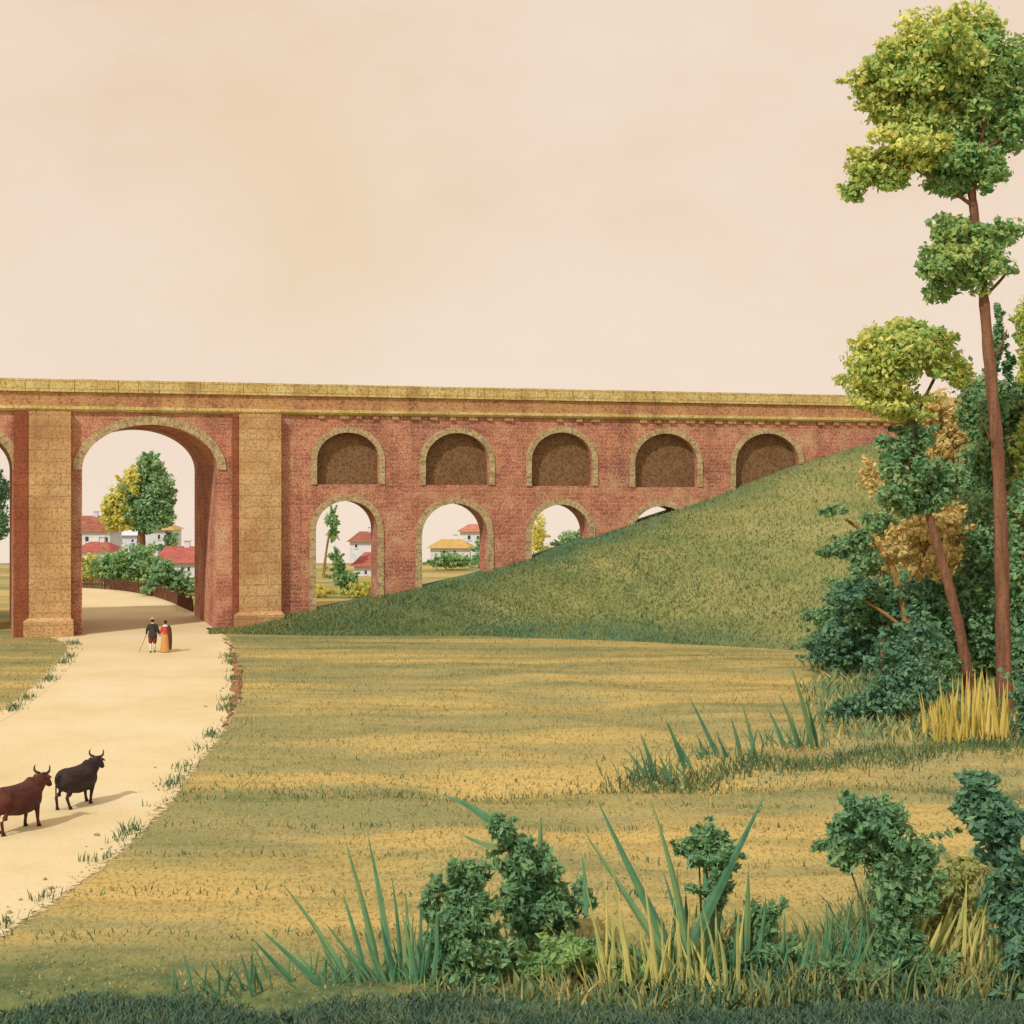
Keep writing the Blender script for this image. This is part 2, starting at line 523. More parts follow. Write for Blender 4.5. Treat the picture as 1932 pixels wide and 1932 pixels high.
def worn_mat():
    N = NT('worn_edge')
    co = N.n('ShaderNodeTexCoord').outputs['Object']
    a = N.n('ShaderNodeAttribute', attribute_name='wear').outputs['Fac']
    f = N.noise(co, 0.22, 4, 0.6)
    g = N.noise(co, 5.0, 4, 0.75)
    col = N.ramp(f, [(0.32, lin((214, 182, 126))), (0.50, lin((222, 192, 138))), (0.68, lin((226, 198, 150)))])
    gg = N.noise(co, 9.0, 3, 0.7)
    col = N.mix(N.ramp(gg, [(0.55, BLACK), (0.65, (0.3,) * 3)]), col, lin((178, 142, 88)))
    N.l(col, N.b.inputs['Base Color']); N.b.inputs['Roughness'].default_value = 0.9; N.b.inputs['Specular IOR Level'].default_value = 0.2
    m = N.math('ADD', a, N.math('MULTIPLY', N.math('SUBTRACT', g, 0.5), 1.5))
    N.l(N.ramp(m, [(0.42, BLACK), (0.56, WHITE)]), N.b.inputs['Alpha'])
    return N.mat


we, wv = MB(), []
for line in (dense(right_edge, 0.35), dense(left_edge, 0.35)):
    b0 = len(we.v)
    for i, p in enumerate(line):
        d = (line[min(i + 1, len(line) - 1)] - line[max(i - 1, 0)]).normalized()
        nrm = Vector((d.y, -d.x, 0))
        for o_, wr in ((-0.35, 1.0), (0.05, 0.85), (0.75, 0.0)):
            q = p + nrm * o_
            we.v.append((q.x, q.y, 0.02 if o_ < 0.5 else 0.014)); wv.append(wr)
    for i in range(len(line) - 1):
        for j in range(2):
            k = b0 + i * 3 + j
            we.f.append((k, k + 3, k + 4, k + 1)); we.m.append(0)
wo = we.build('path_edge', worn_mat())
wa = wo.data.attributes.new('wear', 'FLOAT', 'POINT'); wa.data.foreach_set('value', wv)
for p_ in wo.data.polygons:
    if p_.normal.z < 0: p_.flip()
tag(wo, kind='structure')

xs = np.unique(np.concatenate([np.linspace(-1800, -60, 18), np.linspace(-60, 60, 160), np.linspace(60, 1800, 18)]))
ys = np.unique(np.concatenate([np.linspace(-30, 18, 7), np.linspace(18, 100, 140), np.linspace(100, 200, 30), np.linspace(200, 4200, 30)]))
GX, GY = np.meshgrid(xs, ys)
GZ = np.where(GY > 150, -(GY - 150) * 0.064, 0.0)
# gentle swells on the meadow only, none where the path runs
edge_x = np.interp(GY, [p.y for p in right_edge if p.y < 76][0:], [p.x for p in right_edge if p.y < 76][0:]) if False else None
ry = np.array([p.y for p in right_edge]); rx = np.array([p.x for p in right_edge])
o_ = np.argsort(ry)
ex = np.interp(GY, ry[o_], rx[o_])
mask = np.clip((GX - ex - 1.5) / 6.0, 0, 1) * np.clip((GY - 18) / 6, 0, 1) * np.clip((74 - GY) / 8, 0, 1)
GZ += mask * (0.10 * np.sin(GX * 0.35 + 1.0) * np.sin(GY * 0.42) + 0.07 * np.sin(GX * 0.9 + GY * 0.6) + 0.05 * np.sin(GY * 1.3 - GX * 0.2))
# the old ditch edge that crosses the meadow about 41 m out
ditch = np.exp(-((GY - 41.3 - 0.5 * np.sin(GX * 0.3)) / 0.7) ** 2)
GZ -= mask * 0.16 * ditch


def ground_z(px, py):
    ix = np.clip(np.searchsorted(xs, px) - 1, 0, len(xs) - 2)
    iy = np.clip(np.searchsorted(ys, py) - 1, 0, len(ys) - 2)
    tx = (px - xs[ix]) / (xs[ix + 1] - xs[ix]); ty = (py - ys[iy]) / (ys[iy + 1] - ys[iy])
    return (GZ[iy, ix] * (1 - tx) + GZ[iy, ix + 1] * tx) * (1 - ty) + (GZ[iy + 1, ix] * (1 - tx) + GZ[iy + 1, ix + 1] * tx) * ty


g = MB()
nx, ny = len(xs), len(ys)
g.add(list(zip(GX.ravel(), GY.ravel(), GZ.ravel())),
      [(j * nx + i, j * nx + i + 1, (j + 1) * nx + i + 1, (j + 1) * nx + i) for j in range(ny - 1) for i in range(nx - 1)])
tag(g.build('ground', ground_mat(), smooth=True), kind='structure')

# raised earth kerb along the outer bend of the path
kb = MB()
kl = [p for p in dense(right_edge, 0.4) if 47 < p.y < 80 and p.x < -10]
for i, p in enumerate(kl):
    pass
kpts, krad = [], []
for i, p in enumerate(kl):
    t = i / (len(kl) - 1)
    kpts.append(p + Vector((0.22 + random.gauss(0, 0.05), 0, 0.0)))
    krad.append((0.17 * (0.3 + math.sin(math.pi * min(1, t * 1.15 + 0.02))) + random.uniform(-0.06, 0.06), 0.06 + random.uniform(-0.04, 0.06)))
kb.tube(kpts, krad, 8, up=(0, 0, 1))
tag(kb.build('kerb', M['kerb'], smooth=True), kind='structure')

# ------------------------------------------------------------------ the viaduct
TAN, Y0 = 0.35, 89.6
TH = math.atan(TAN)
CT, ST = math.cos(TH), math.sin(TH)


def wY(x):
    return Y0 / (1 - (x - CX) / F * TAN)


def ws(x):
    return (x - CX) / F * wY(x) / CT


def wz(x, y):
    return CAM_H - (y - HZ) / F * wY(x)


def wpos(s, n, z=0.0):
    return Vector((s * CT - n * ST, Y0 + s * ST + n * CT, z))


Z_WALL, Z_CORN, Z_PAR, Z_TOP = 12.0, 12.30, 13.06, 13.74
DEEP, THIN = 9.5, 1.5
via = thing('viaduct', 'long red brick viaduct with yellow stone coping, crossing behind the meadow', 'viaduct', (0, Y0, 0), TH)


def arc(sc, hw, zs, rise, n=28):
    return [(sc + hw * math.cos(math.pi * i / n), zs + rise * math.sin(math.pi * i / n)) for i in range(n + 1)]


def big_arch(x0, x1, zs=None):
    s0, s1 = ws(x0), ws(x1)
    sc, hw = (s0 + s1) / 2, (s1 - s0) / 2
    return sc, hw


A1 = big_arch(-236, 24)
A2 = big_arch(155, 410)
A0 = (A1[0] - (A2[0] - A1[0]), A2[1])
ZS, RISE = 8.9, 2.45
S_JOIN = ws(548)
out = [(A0[0] - A0[1] - 4, -0.6)]
for sc, hw in (A0, A1, A2):
    out += [(sc - hw, -0.6)] + arc(sc, hw, ZS, RISE)[::-1] + [(sc + hw, -0.6)]
out += [(S_JOIN, -0.6), (S_JOIN, Z_WALL), (out[0][0], Z_WALL)]
m = MB(); m.prism(out, [], 0, DEEP)
m.build('arcade_wall', M['brick'], via, local=True)


def ring(sc, hw, zs, rise, wd, n0, n1, name, mat, legs=0.0, seg=28):
    """stone voussoirs round an arch, standing proud of the brick; joints cut every block"""
    mb = MB()
    inn = arc(sc, hw, zs, rise, seg)
    outr = arc(sc, hw + wd, zs, rise + wd, seg)
    if legs > 0:
        k = max(2, int(legs / 0.5))
        inn = [(sc + hw, zs - legs + legs * i / k) for i in range(k)] + inn + [(sc - hw, zs - legs * (i + 1) / k) for i in range(k)]
        outr = [(sc + hw + wd, zs - legs + legs * i / k) for i in range(k)] + outr + [(sc - hw - wd, zs - legs * (i + 1) / k) for i in range(k)]
    for i in range(len(inn) - 1):
        a, b, c, d = Vector(inn[i]), Vector(inn[i + 1]), Vector(outr[i + 1]), Vector(outr[i])
        e = 0.018
        jn = n0 + random.uniform(-0.012, 0.012)
        q = [a.lerp(b, e), a.lerp(b, 1 - e), d.lerp(c, 1 - e), d.lerp(c, e)]
        vs = [(p.x, jn, p.y) for p in q] + [(p.x, n1, p.y) for p in q]
        mb.add(vs, [(0, 1, 2, 3), (7, 6, 5, 4), (0, 4, 5, 1), (1, 5, 6, 2), (2, 6, 7, 3), (3, 7, 4, 0)])
    o = mb.build(name, mat, via, local=True)
    bm = bmesh.new(); bm.from_mesh(o.data); bmesh.ops.recalc_face_normals(bm, faces=bm.faces); bm.to_mesh(o.data); bm.free()
    return o


for sc, hw in (A1, A2):
    ring(sc, hw + 0.003, ZS, RISE + 0.003, 0.48, -0.07, 0.30, 'arch_ring', M['ring'])

# pilasters with a plinth
for x0, x1 in ((-345, -268), (54, 133), (450, 528)):
    s0, s1 = ws(x0), ws(x1)
    p = MB(); p.box(s0, s1, -0.42, -0.002, 1.0, Z_WALL - 0.003)
    pil = p.build('pilaster', M['stone_tan'], via, local=True)
    q = MB()
    q.box(s0 - 0.28, s1 + 0.12, -0.72, -0.004, -0.6, 0.85)
    q.add([(s0 - 0.28, -0.72, 0.85), (s1 + 0.12, -0.72, 0.85), (s1 + 0.12, -0.004, 0.85), (s0 - 0.28, -0.004, 0.85),
           (s0, -0.423, 1.02), (s1, -0.423, 1.02), (s1, -0.005, 1.02), (s0, -0.005, 1.02)],
          [(0, 1, 5, 4), (1, 2, 6, 5), (2, 3, 7, 6), (3, 0, 4, 7)])
    q.build('plinth', M['stone_tan'], pil, local=True)
# added shallow strips beside the pilasters, coloured dark for the piers' dark receding faces
for x0, x1 in ((438, 449.4), (25.5, 53.4)):
    p = MB(); p.box(ws(x0), ws(x1), -0.16, -0.002, -0.5, Z_WALL - 0.002)
    p.build('added_shade_strip', M['shade_strip_red'], via, local=True)

# the wall of small arches: blind arches above, open arches below
S_END = ws(1860)
NICHE = [(598, 715, 816, 914), (803, 923, 817, 915), (1003, 1118, 816, 917), (1198, 1316, 818, 919), (1388, 1508, 818, 930)]
LOWER = [(596, 712, 945), (796, 920, 950), (1003, 1112, 952), (1192, 1304, 955), (1390, 1500, 960)]
holes, rings_, panels = [], [], []
for x0, x1, yt, yb in NICHE:
    sc, hw = (ws(x0) + ws(x1)) / 2, (ws(x1) - ws(x0)) / 2
    xc = (x0 + x1) / 2
    zt, zb = wz(xc, yt), wz(xc, yb)
    rise = hw * 0.86
    zs = zt - rise
    holes.append([(sc - hw, zb), (sc + hw, zb)] + arc(sc, hw, zs, rise, 20))
    rings_.append((sc, hw, zs, rise, zs - zb, 0.34))
    panels.append(holes[-1])
for x0, x1, yt in LOWER:
    sc, hw = (ws(x0) + ws(x1)) / 2, (ws(x1) - ws(x0)) / 2
    zt = wz((x0 + x1) / 2, yt)
    rise = hw * 0.92
    zs = zt - rise
    holes.append([(sc - hw, -0.5), (sc + hw, -0.5)] + arc(sc, hw, zs, rise, 20))
    rings_.append((sc, hw, zs, rise, zs + 0.4, 0.36))
m = MB()
m.prism([(S_JOIN + 0.003, -0.9), (S_END, -0.9), (S_END, Z_WALL), (S_JOIN + 0.003, Z_WALL)], holes, 0.02, THIN)
m.build('abutment_wall', M['brick'], via, local=True)
for sc, hw, zs, rise, legs, wd in rings_:
    ring(sc, hw + 0.003, zs, rise + 0.003, wd, -0.05, 0.26, 'arch_ring', M['ring'], legs=legs, seg=20)
for pnl in panels:
    c = (sum(p[0] for p in pnl) / len(pnl), sum(p[1] for p in pnl) / len(pnl))
    p = MB(); p.prism([(c[0] + (s - c[0]) * 0.999, c[1] + (z - c[1]) * 0.999) for s, z in pnl], [], 0.42, 1.2)
    p.build('blind_panel', M['infill'], via, local=True)

S_L = out[0][0]
# cornice, corbels, parapet and coping run the whole length
cn = MB()
cn.add([(s, n, z) for s in (S_L, S_END) for n, z in ((-0.22, Z_CORN), (-0.22, Z_CORN - 0.16), (-0.09, Z_WALL + 0.003), (0.6, Z_WALL + 0.003), (0.6, Z_CORN))],
       [(0, 1, 6, 5), (1, 2, 7, 6), (2, 3, 8, 7), (3, 4, 9, 8), (4, 0, 5, 9), (0, 4, 3, 2, 1), (5, 6, 7, 8, 9)])
cn.build('cornice', M['stone_yellow'], via, local=True)
s = ws(548) + 0.4
while s < S_END - 1:
    if random.random() > 0.12:
        cb = MB(); cb.box(s, s + random.uniform(0.3, 0.6), -0.10, 0.018, Z_WALL - 0.20, Z_WALL - 0.002)
        cb.build('corbel', M['brick_tan'], via, local=True)
    s += random.uniform(0.9, 1.25)
pp = MB(); pp.box(S_L, S_END, -0.06, 0.5, Z_CORN + 0.003, Z_PAR)
pp.build('parapet', M['brick_tan'], via, local=True)
cp = MB()
s = S_L
while s < S_END:
    e = min(s + random.uniform(1.05, 1.3), S_END)
    j = random.uniform(-0.012, 0.012)
    cp.box(s + 0.010, e - 0.010, -0.19 + j, 0.62, Z_PAR + 0.003, Z_TOP + j)
    s = e
cp.build('coping', M['stone_yellow'], via, local=True)
lw = MB(); lw.box(S_L, S_END, -0.10, 0.45, Z_PAR + 0.05, Z_TOP - 0.10)
lw.build('coping_bed', M['ring'], via, local=True)
dk = MB(); dk.box(S_L, S_JOIN, 0.602, DEEP - 0.6, Z_WALL + 0.003, Z_CORN - 0.05)
dk.box(S_L, S_JOIN, DEEP - 0.597, DEEP + 0.1, Z_WALL + 0.003, Z_PAR)
dk.box(S_JOIN + 0.005, S_END, 0.602, THIN, Z_WALL + 0.003, Z_CORN - 0.05)
dk.build('road_deck', M['deck'], via, local=True)

# ------------------------------------------------------------------ the embankment against the wall
BX = [380, 430, 520, 600, 713, 800, 900, 1000, 1150, 1300, 1400, 1500, 1600, 1700, 1850, 2050, 2400]
BY = [1200, 1190, 1165, 1150, 1127, 1108, 1085, 1055, 1003, 955, 918, 880, 848, 822, 800, 790, 780]
FX = [380, 430, 600, 900, 1200, 1450, 1600, 1850, 2050, 2400]
FY = [1198, 1196, 1200, 1200, 1211, 1224, 1236, 1250, 1256, 1260]
cols_ = np.linspace(395, 2400, 150)
rows = 26
bk = MB()
vs, cov = [], []
for x in cols_:
    yt = np.interp(x, BX, BY); yf = np.interp(x, FX, FY)
    s_ = ws(x)
    h = max(0.02, wz(x, yt))
    foot = gnd(x, yf)
    top = wpos(s_, 0.0, h)
    back = wpos(s_, THIN, h)
    rear = wpos(s_, THIN + max(1.0, h * 1.7), -0.05)
    prof = []
    for j in range(rows):
        t = j / (rows - 1)
        p = foot.lerp(top, t)
        hh = h * (t ** 1.12)
        nz = 0.10 * math.sin(x * 0.031 + t * 9) * math.sin(x * 0.0131 + 2 * t) + 0.06 * math.sin(x * 0.09 + t * 23)
        p.z = hh + nz * min(1, h / 2) * math.sin(math.pi * t) - (0.04 if j == 0 else 0)
        prof.append(p)
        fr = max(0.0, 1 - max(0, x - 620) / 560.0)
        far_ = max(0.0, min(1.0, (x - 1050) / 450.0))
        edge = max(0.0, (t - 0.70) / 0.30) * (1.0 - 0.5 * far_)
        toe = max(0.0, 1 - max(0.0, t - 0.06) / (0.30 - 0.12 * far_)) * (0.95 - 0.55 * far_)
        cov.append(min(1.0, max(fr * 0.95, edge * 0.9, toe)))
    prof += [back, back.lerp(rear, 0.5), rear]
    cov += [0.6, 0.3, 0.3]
    vs += prof
nr = rows + 3
bk.add(vs, [(i * nr + j, (i + 1) * nr + j, (i + 1) * nr + j + 1, i * nr + j + 1) for i in range(len(cols_) - 1) for j in range(nr - 1)])
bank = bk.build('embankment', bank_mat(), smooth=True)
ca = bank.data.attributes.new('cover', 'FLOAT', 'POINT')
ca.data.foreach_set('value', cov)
tag(bank, kind='structure')
bank_v = np.array(vs).reshape(len(cols_), nr, 3)


# ------------------------------------------------------------------ foliage
def leaf_cloud(lobes, density, size, inner=0.5, flat=0.35, asp=0.30, sprigs=4, reach=1.45):
    """lobes: (centre, (rx, ry, rz)); returns verts (n,4,3)"""
    allv = []
    subs = []
    for c, r in lobes:                        # every lobe breaks up into clumps round its outside
        r = np.array(r, float); c = np.array(c)
        k = int(np.clip(7 + 9 * r.mean(), 8, 20))
        d = rng.normal(size=(k, 3)); d /= np.linalg.norm(d, axis=1)[:, None]
        f = rng.uniform(0.45, 0.88, k)
        sr = rng.uniform(0.26, 0.50, k)
        for i in range(k):
            subs.append((c + d[i] * r * f[i], r * sr[i] * np.array([1.12, 1.0, 0.86])))
        subs.append((c, r * 0.6))
        for i in range(int(sprigs)):
            q = rng.normal(size=3); q /= np.linalg.norm(q); q[2] = abs(q[2]) * 0.8 - 0.1
            far = rng.uniform(1.1, reach)
            bend = rng.normal(size=3) * 0.12
            for f_ in np.linspace(0.75, far, 5):
                subs.append((c + (q + bend * (f_ - 0.7)) * r * f_, np.full(3, r.mean()) * rng.uniform(0.08, 0.15)))
    for c, r in subs:
        r = np.array(r, float)
        area = 4 * math.pi * ((r[0] * r[1]) ** 1.6 / 3 + (r[0] * r[2]) ** 1.6 / 3 + (r[1] * r[2]) ** 1.6 / 3) ** (1 / 1.6)
        n = max(8, int(area * density * 0.5))
        d = rng.normal(size=(n, 3)); d /= np.linalg.norm(d, axis=1)[:, None]
        ph = rng.uniform(0, 6.28, 6)
        lump = 1 + 0.13 * np.sin(d[:, 0] * 5 + ph[0]) * np.sin(d[:, 2] * 6 + ph[1]) + 0.10 * np.sin(d[:, 1] * 9 + ph[2]) + 0.08 * np.sin(d[:, 2] * 13 + d[:, 0] * 11 + ph[3])
        rad = (inner + (1.08 - inner) * rng.random(n) ** 0.75 + (rng.random(n) < 0.10) * rng.uniform(0, 0.4, n)) * lump
        p = np.array(c) + d * r * rad[:, None]
        nrm = d + rng.normal(size=(n, 3)) * 0.65 + np.array([0, 0, flat])
        nrm /= np.linalg.norm(nrm, axis=1)[:, None]
        t = rng.normal(size=(n, 3)); t -= nrm * (t * nrm).sum(1)[:, None]
        t /= np.linalg.norm(t, axis=1)[:, None]
        b = np.cross(nrm, t)
        s = size * rng.uniform(0.55, 1.35, n)[:, None]
        q = np.stack([p - t * s * 0.5, p + b * s * asp - t * s * 0.05 - nrm * s * 0.08, p + t * s * 0.5 - nrm * s * 0.05, p - b * s * asp - t * s * 0.05 - nrm * s * 0.08], 1)
        allv.append(q)
    return np.concatenate(allv)


def quads_mesh(name, q, mat, parent=None):
    n = len(q)
    v = q.reshape(-1, 3).copy()
    if parent is not None: v -= np.array(parent.location)
    me = bpy.data.meshes.new(name)
    me.vertices.add(len(v)); me.vertices.foreach_set('co', v.astype(np.float32).ravel())
    k = q.shape[1]
    me.loops.add(n * k); me.loops.foreach_set('vertex_index', np.arange(n * k, dtype=np.int32))
    me.polygons.add(n); me.polygons.foreach_set('loop_start', np.arange(0, n * k, k, dtype=np.int32))
    me.polygons.foreach_set('loop_total', np.full(n, k, dtype=np.int32))
    me.materials.append(mat)
    me.update(calc_edges=True)
    o = bpy.data.objects.new(name, me)
    C.objects.link(o)
    if parent is not None: o.parent = parent
    return o


def lob(lst, Y, dep=0.85, jit=0.5):
    """(x, y, rx, ry[, dY]) in survey units at distance Y -> real lobes"""
    res = []
    for e in lst:
        x, y, rx_, ry_ = e[:4]
        yy = Y + (e[4] if len(e) > 4 else random.uniform(-jit, jit))
        k = Y / F
        res.append((tuple(at(x, y, yy)), (rx_ * k, dep * 0.5 * (rx_ + ry_) * k, ry_ * k)))
    return res


def limb(mb, pts, Y, r_px, dy=None):
    k = Y / F
    P = []
    for i, (x, y) in enumerate(pts):
        P.append(at(x, y, Y + (dy[i] if dy else 0)))
    P2 = smooth_line(P, 3)
    n = len(P2)
    rr = [np.interp(i / (n - 1), np.linspace(0, 1, len(r_px)), r_px) * k * random.uniform(0.90, 1.10) for i in range(n)]
    mb.tube(P2, rr, 10)


def tree(name, label, cat, base, Y, limbs, crowns, group=None, bark='bark', dens=60, size=0.26, inner=0.5):
    """limbs: [(pts, radii, dy)], crowns: [(part name, material, lobes)]"""
    b = at(base[0], base[1], Y); b.z = 0
    t = thing(name, label, cat, b, group=group)
    if limbs:
        mb = MB()
        for pts, rr, dy in limbs: limb(mb, pts, Y, rr, dy)
        mb.build('trunk', M[bark], t, smooth=True)
    for pn, mat, lobes in crowns:
        quads_mesh(pn, leaf_cloud(lob(lobes, Y), dens, size, inner), M[mat], t)
    return t


# --- the grove on the right
UP_L = [(1790, 105, 95, 90), (1715, 165, 85, 55), (1640, 155, 48, 42), (1825, 50, 62, 44), (1760, 120, 70, 60), (1700, 215, 60, 40), (1655, 195, 40, 35)]
UP_R = [(1880, 130, 60, 70), (1870, 270, 60, 50), (1850, 150, 70, 90), (1922, 100, 40, 36), (1918, 225, 42, 50), (1845, 235, 75, 55), (1890, 160, 50, 60), (1835, 95, 50, 60)]
SH = [(1725, 280, 85, 46), (1645, 318, 48, 44), (1612, 362, 24, 24), (1690, 330, 45, 35), (1800, 305, 85, 55), (1868, 325, 34, 40), (1790, 350, 40, 32), (1760, 255, 60, 40)]
C2 = [(1820, 470, 62, 50), (1812, 445, 58, 46), (1785, 500, 48, 45), (1885, 440, 44, 34), (1865, 510, 45, 42), (1770, 555, 28, 30), (1830, 500, 50, 50)]
Yt = CAM_H * F / (1345 - HZ)
tree('tall_tree', 'tallest tree with bare reddish trunk and yellow green crown in tiers, at the grove edge', 'tree', (1893, 1345), Yt,
     [([(1896, 1360), (1893, 1240), (1890, 1050), (1884, 860), (1868, 700), (1855, 545), (1838, 400), (1828, 320)], [19, 15, 13, 12, 11, 9, 8, 6], None),
      ([(1834, 370), (1810, 250), (1780, 160)], [6, 5, 2], [0, -0.2, 0.4]), ([(1830, 330), (1862, 230), (1855, 130)], [5, 4, 2], [0, -0.4, -0.6]),
      ([(1838, 390), (1740, 320), (1650, 300)], [4, 3, 1.5], [0, -0.5, -0.2]), ([(1852, 520), (1800, 480), (1780, 450)], [4, 3, 2], None), ([(1866, 690), (1886, 660), (1900, 622)], [3, 2, 1], [0, .2, .4]), ([(1882, 860), (1862, 815), (1850, 790)], [3, 2, 1], [0, -.3, -.5]), ([(1856, 560), (1888, 530), (1905, 505)], [4, 3, 2], [0, .2, .3]),
      ([(1890, 260), (1850, 290), (1834, 380)], [2, 3, 4], [-.4, -.3, 0])],
     [('crown', 'leaf_top', UP_L + SH[:4] + [(1735, 230, 80, 50), (1700, 120, 60, 50)]), ('crown', 'leaf_mid', UP_R + SH[4:]), ('lower_crown', 'leaf_mid', C2)], dens=100, size=0.25)  # light painted into the leaves: sunlit left lobes yellower, shaded right lobes greener
Yl = 57.5
tree('leaning_tree', 'tree with a thin leaning trunk under a round yellow green crown, beside the viaduct end', 'tree', (1828, 1322), Yl,
     [([(1830, 1330), (1822, 1250), (1805, 1160), (1778, 1060), (1745, 950), (1725, 850), (1712, 750)], [13, 11, 10, 9, 7, 6, 4], None),
      ([(1735, 900), (1700, 860), (1680, 830)], [4, 3, 2], None), ([(1720, 800), (1760, 720), (1780, 680)], [4, 3, 2], None)],
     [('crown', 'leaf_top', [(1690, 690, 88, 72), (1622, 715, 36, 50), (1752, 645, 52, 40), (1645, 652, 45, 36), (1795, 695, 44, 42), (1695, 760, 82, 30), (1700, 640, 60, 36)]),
      ('lower_crown', 'leaf_dark', [(1705, 880, 46, 56), (1750, 900, 56, 50), (1692, 940, 38, 38), (1786, 920, 30, 40), (1725, 825, 46, 36), (1672, 838, 28, 16), (1735, 950, 50, 30)])],
     dens=80, size=0.25)
Ys = 61.0
tree('slender_tree', 'slender tree with pale trunk and small blue green tufts over the foot of the bank', 'tree', (1722, 1298), Ys,
     [([(1724, 1305), (1718, 1220), (1704, 1130), (1680, 1060), (1640, 1010), (1596, 980)], [10, 9, 8, 6, 4, 2], None), ([(1700, 1120), (1740, 1060), (1755, 1010)], [5, 3, 2], None),
      ([(1712, 1190), (1660, 1150), (1615, 1125)], [4, 3, 2], None)],
     [('tuft', 'leaf_dark', [(1576, 965, 28, 13), (1600, 1030, 42, 24), (1620, 1012, 26, 18), (1560, 1042, 16, 12)]),
      ('tuft', 'leaf_ochre', [(1745, 1005, 58, 40), (1700, 1045, 40, 26), (1780, 1060, 36, 40)]),
      ('tuft', 'leaf_deep', [(1605, 1122, 40, 26), (1730, 1128, 52, 40), (1690, 1150, 30, 30), (1640, 1105, 22, 16)])], bark='bark_pale', dens=85, size=0.25)
Yc = 67.0
tree('cypress', 'dark green tree with narrow spires rising behind the tall trunk', 'tree', (1872, 1260), Yc,
     [([(1876, 1265), (1874, 1000), (1876, 700)], [10, 8, 4], None)],
     [('crown', 'leaf_dark', [(1866, 765, 56, 66), (1870, 860, 46, 50), (1850, 930, 40, 50), (1845, 745, 30, 40), (1905, 770, 30, 50), (1880, 650, 11, 60), (1884, 600, 6, 28), (1905, 690, 9, 34), (1868, 815, 40, 26)])], dens=85, size=0.27)
tree('pale_poplar', 'pale yellow green tree cut off by the picture edge beside the spires', 'tree', (1955, 1250), 66.0,
     [([(1955, 1262), (1950, 900), (1948, 650)], [12, 8, 3], None)],
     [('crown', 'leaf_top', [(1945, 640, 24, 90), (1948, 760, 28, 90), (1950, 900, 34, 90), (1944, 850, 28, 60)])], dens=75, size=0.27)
tree('ochre_tree', 'loose ochre leaved tree filling the gap between the two trunks', 'tree', (1815, 1262), 70.0,
     [([(1815, 1262), (1812, 1050), (1805, 860)], [10, 7, 3], None)],
     [('crown', 'leaf_ochre', [(1760, 770, 40, 40), (1775, 840, 40, 50), (1760, 980, 60, 40), (1740, 1060, 60, 50), (1680, 1010, 40, 40), (1650, 900, 26, 40), (1780, 1130, 50, 50), (1910, 830, 30, 50), (1800, 800, 34, 44), (1790, 860, 40, 46), (1840, 900, 46, 46), (1905, 890, 38, 56), (1815, 960, 46, 50), (1900, 980, 36, 50), (1770, 790, 22, 26), (1822, 1060, 40, 60)])],
     bark='bark_pale', dens=48, size=0.28)
tree('dense_tree', 'dense dark green tree standing close behind the thick trunk', 'tree', (1858, 1298), 62.0,
     [([(1858, 1300), (1856, 1100), (1850, 980)], [9, 7, 3], None)],
     [('crown', 'leaf_dark', [(1855, 1000, 36, 70), (1845, 1100, 40, 80), (1866, 1190, 44, 80), (1848, 1250, 44, 50), (1800, 1200, 30, 60), (1812, 1120, 24, 50)])], dens=80, size=0.27)
tree('dense_tree', 'dense dark green tree at the picture edge beyond the thick trunk', 'tree', (1932, 1310), 60.0,
     [([(1934, 1312), (1932, 1100), (1930, 980)], [9, 7, 3], None)],
     [('crown', 'leaf_dark', [(1930, 980, 34, 80), (1926, 1100, 40, 80), (1936, 1200, 42, 80), (1928, 1270, 38, 46)])], dens=80, size=0.27)


def shrub(name, label, cat, base, lobes, mat, Y=None, dens=110, size=0.2, stem=True, group=None, part='foliage', bark='bark', inner=0.45, asp=0.30):
    Y = Y or CAM_H * F / (base[1] - HZ)
    b = at(base[0], base[1], Y); b.z = 0
    t = thing(name, label, cat, b, group=group)
    L = lob(lobes, Y, jit=0.25)
    quads_mesh(part, leaf_cloud(L, dens, size, inner, asp=asp, sprigs=9, reach=1.75), M[mat], t)
    if stem:
        mb = MB()
        for c, r in L[:5]:
            c = Vector(c)
            mb.tube([b + Vector((0, 0, -0.05)), b.lerp(c, 0.5) + Vector((random.uniform(-.1, .1), 0, 0.05)), c], [0.03, 0.022, 0.01], 6)
        mb.build('stem', M['stem'], t, smooth=True)
    return t


G_SH = 'dark shrubs under the grove'
shrub('dark_shrub', 'dark shrub at the foot of the bank, leftmost under the grove', 'shrub', (1605, 1275),
      [(1590, 1215, 50, 40), (1640, 1235, 56, 40), (1560, 1240, 34, 28), (1625, 1195, 46, 36), (1600, 1150, 34, 30)], 'leaf_deep', dens=90, size=0.24, group=G_SH)
shrub('dark_shrub', 'dark spreading shrub between the pale trunk and the yellow grass', 'shrub', (1680, 1362),
      [(1680, 1310, 60, 46), (1640, 1330, 50, 30), (1725, 1290, 46, 50), (1700, 1240, 46, 44), (1600, 1345, 34, 18), (1740, 1200, 40, 44)], 'leaf_deep', dens=95, size=0.22, group=G_SH)
shrub('dark_shrub', 'small green shrub at the foot of the leaning trunk', 'shrub', (1775, 1330),
      [(1770, 1270, 26, 46), (1755, 1225, 24, 34), (1790, 1250, 20, 40)], 'leaf_dark', dens=95, size=0.22, group=G_SH)
shrub('dark_shrub', 'dark shrub at the picture edge right of the thick trunk', 'shrub', (1935, 1395),
      [(1935, 1350, 26, 40), (1950, 1300, 34, 50)], 'leaf_deep', dens=95, size=0.22, group=G_SH)
shrub('ochre_shrub', 'olive thicket filling the back of the grove at the picture edge', 'shrub', (1890, 1260),
      [(1890, 900, 50, 60), (1905, 1010, 40, 70), (1880, 830, 30, 40), (1830, 980, 40, 60), (1780, 930, 30, 40), (1900, 1120, 40, 60)], 'leaf_olive', Y=72.0, dens=60, size=0.28)
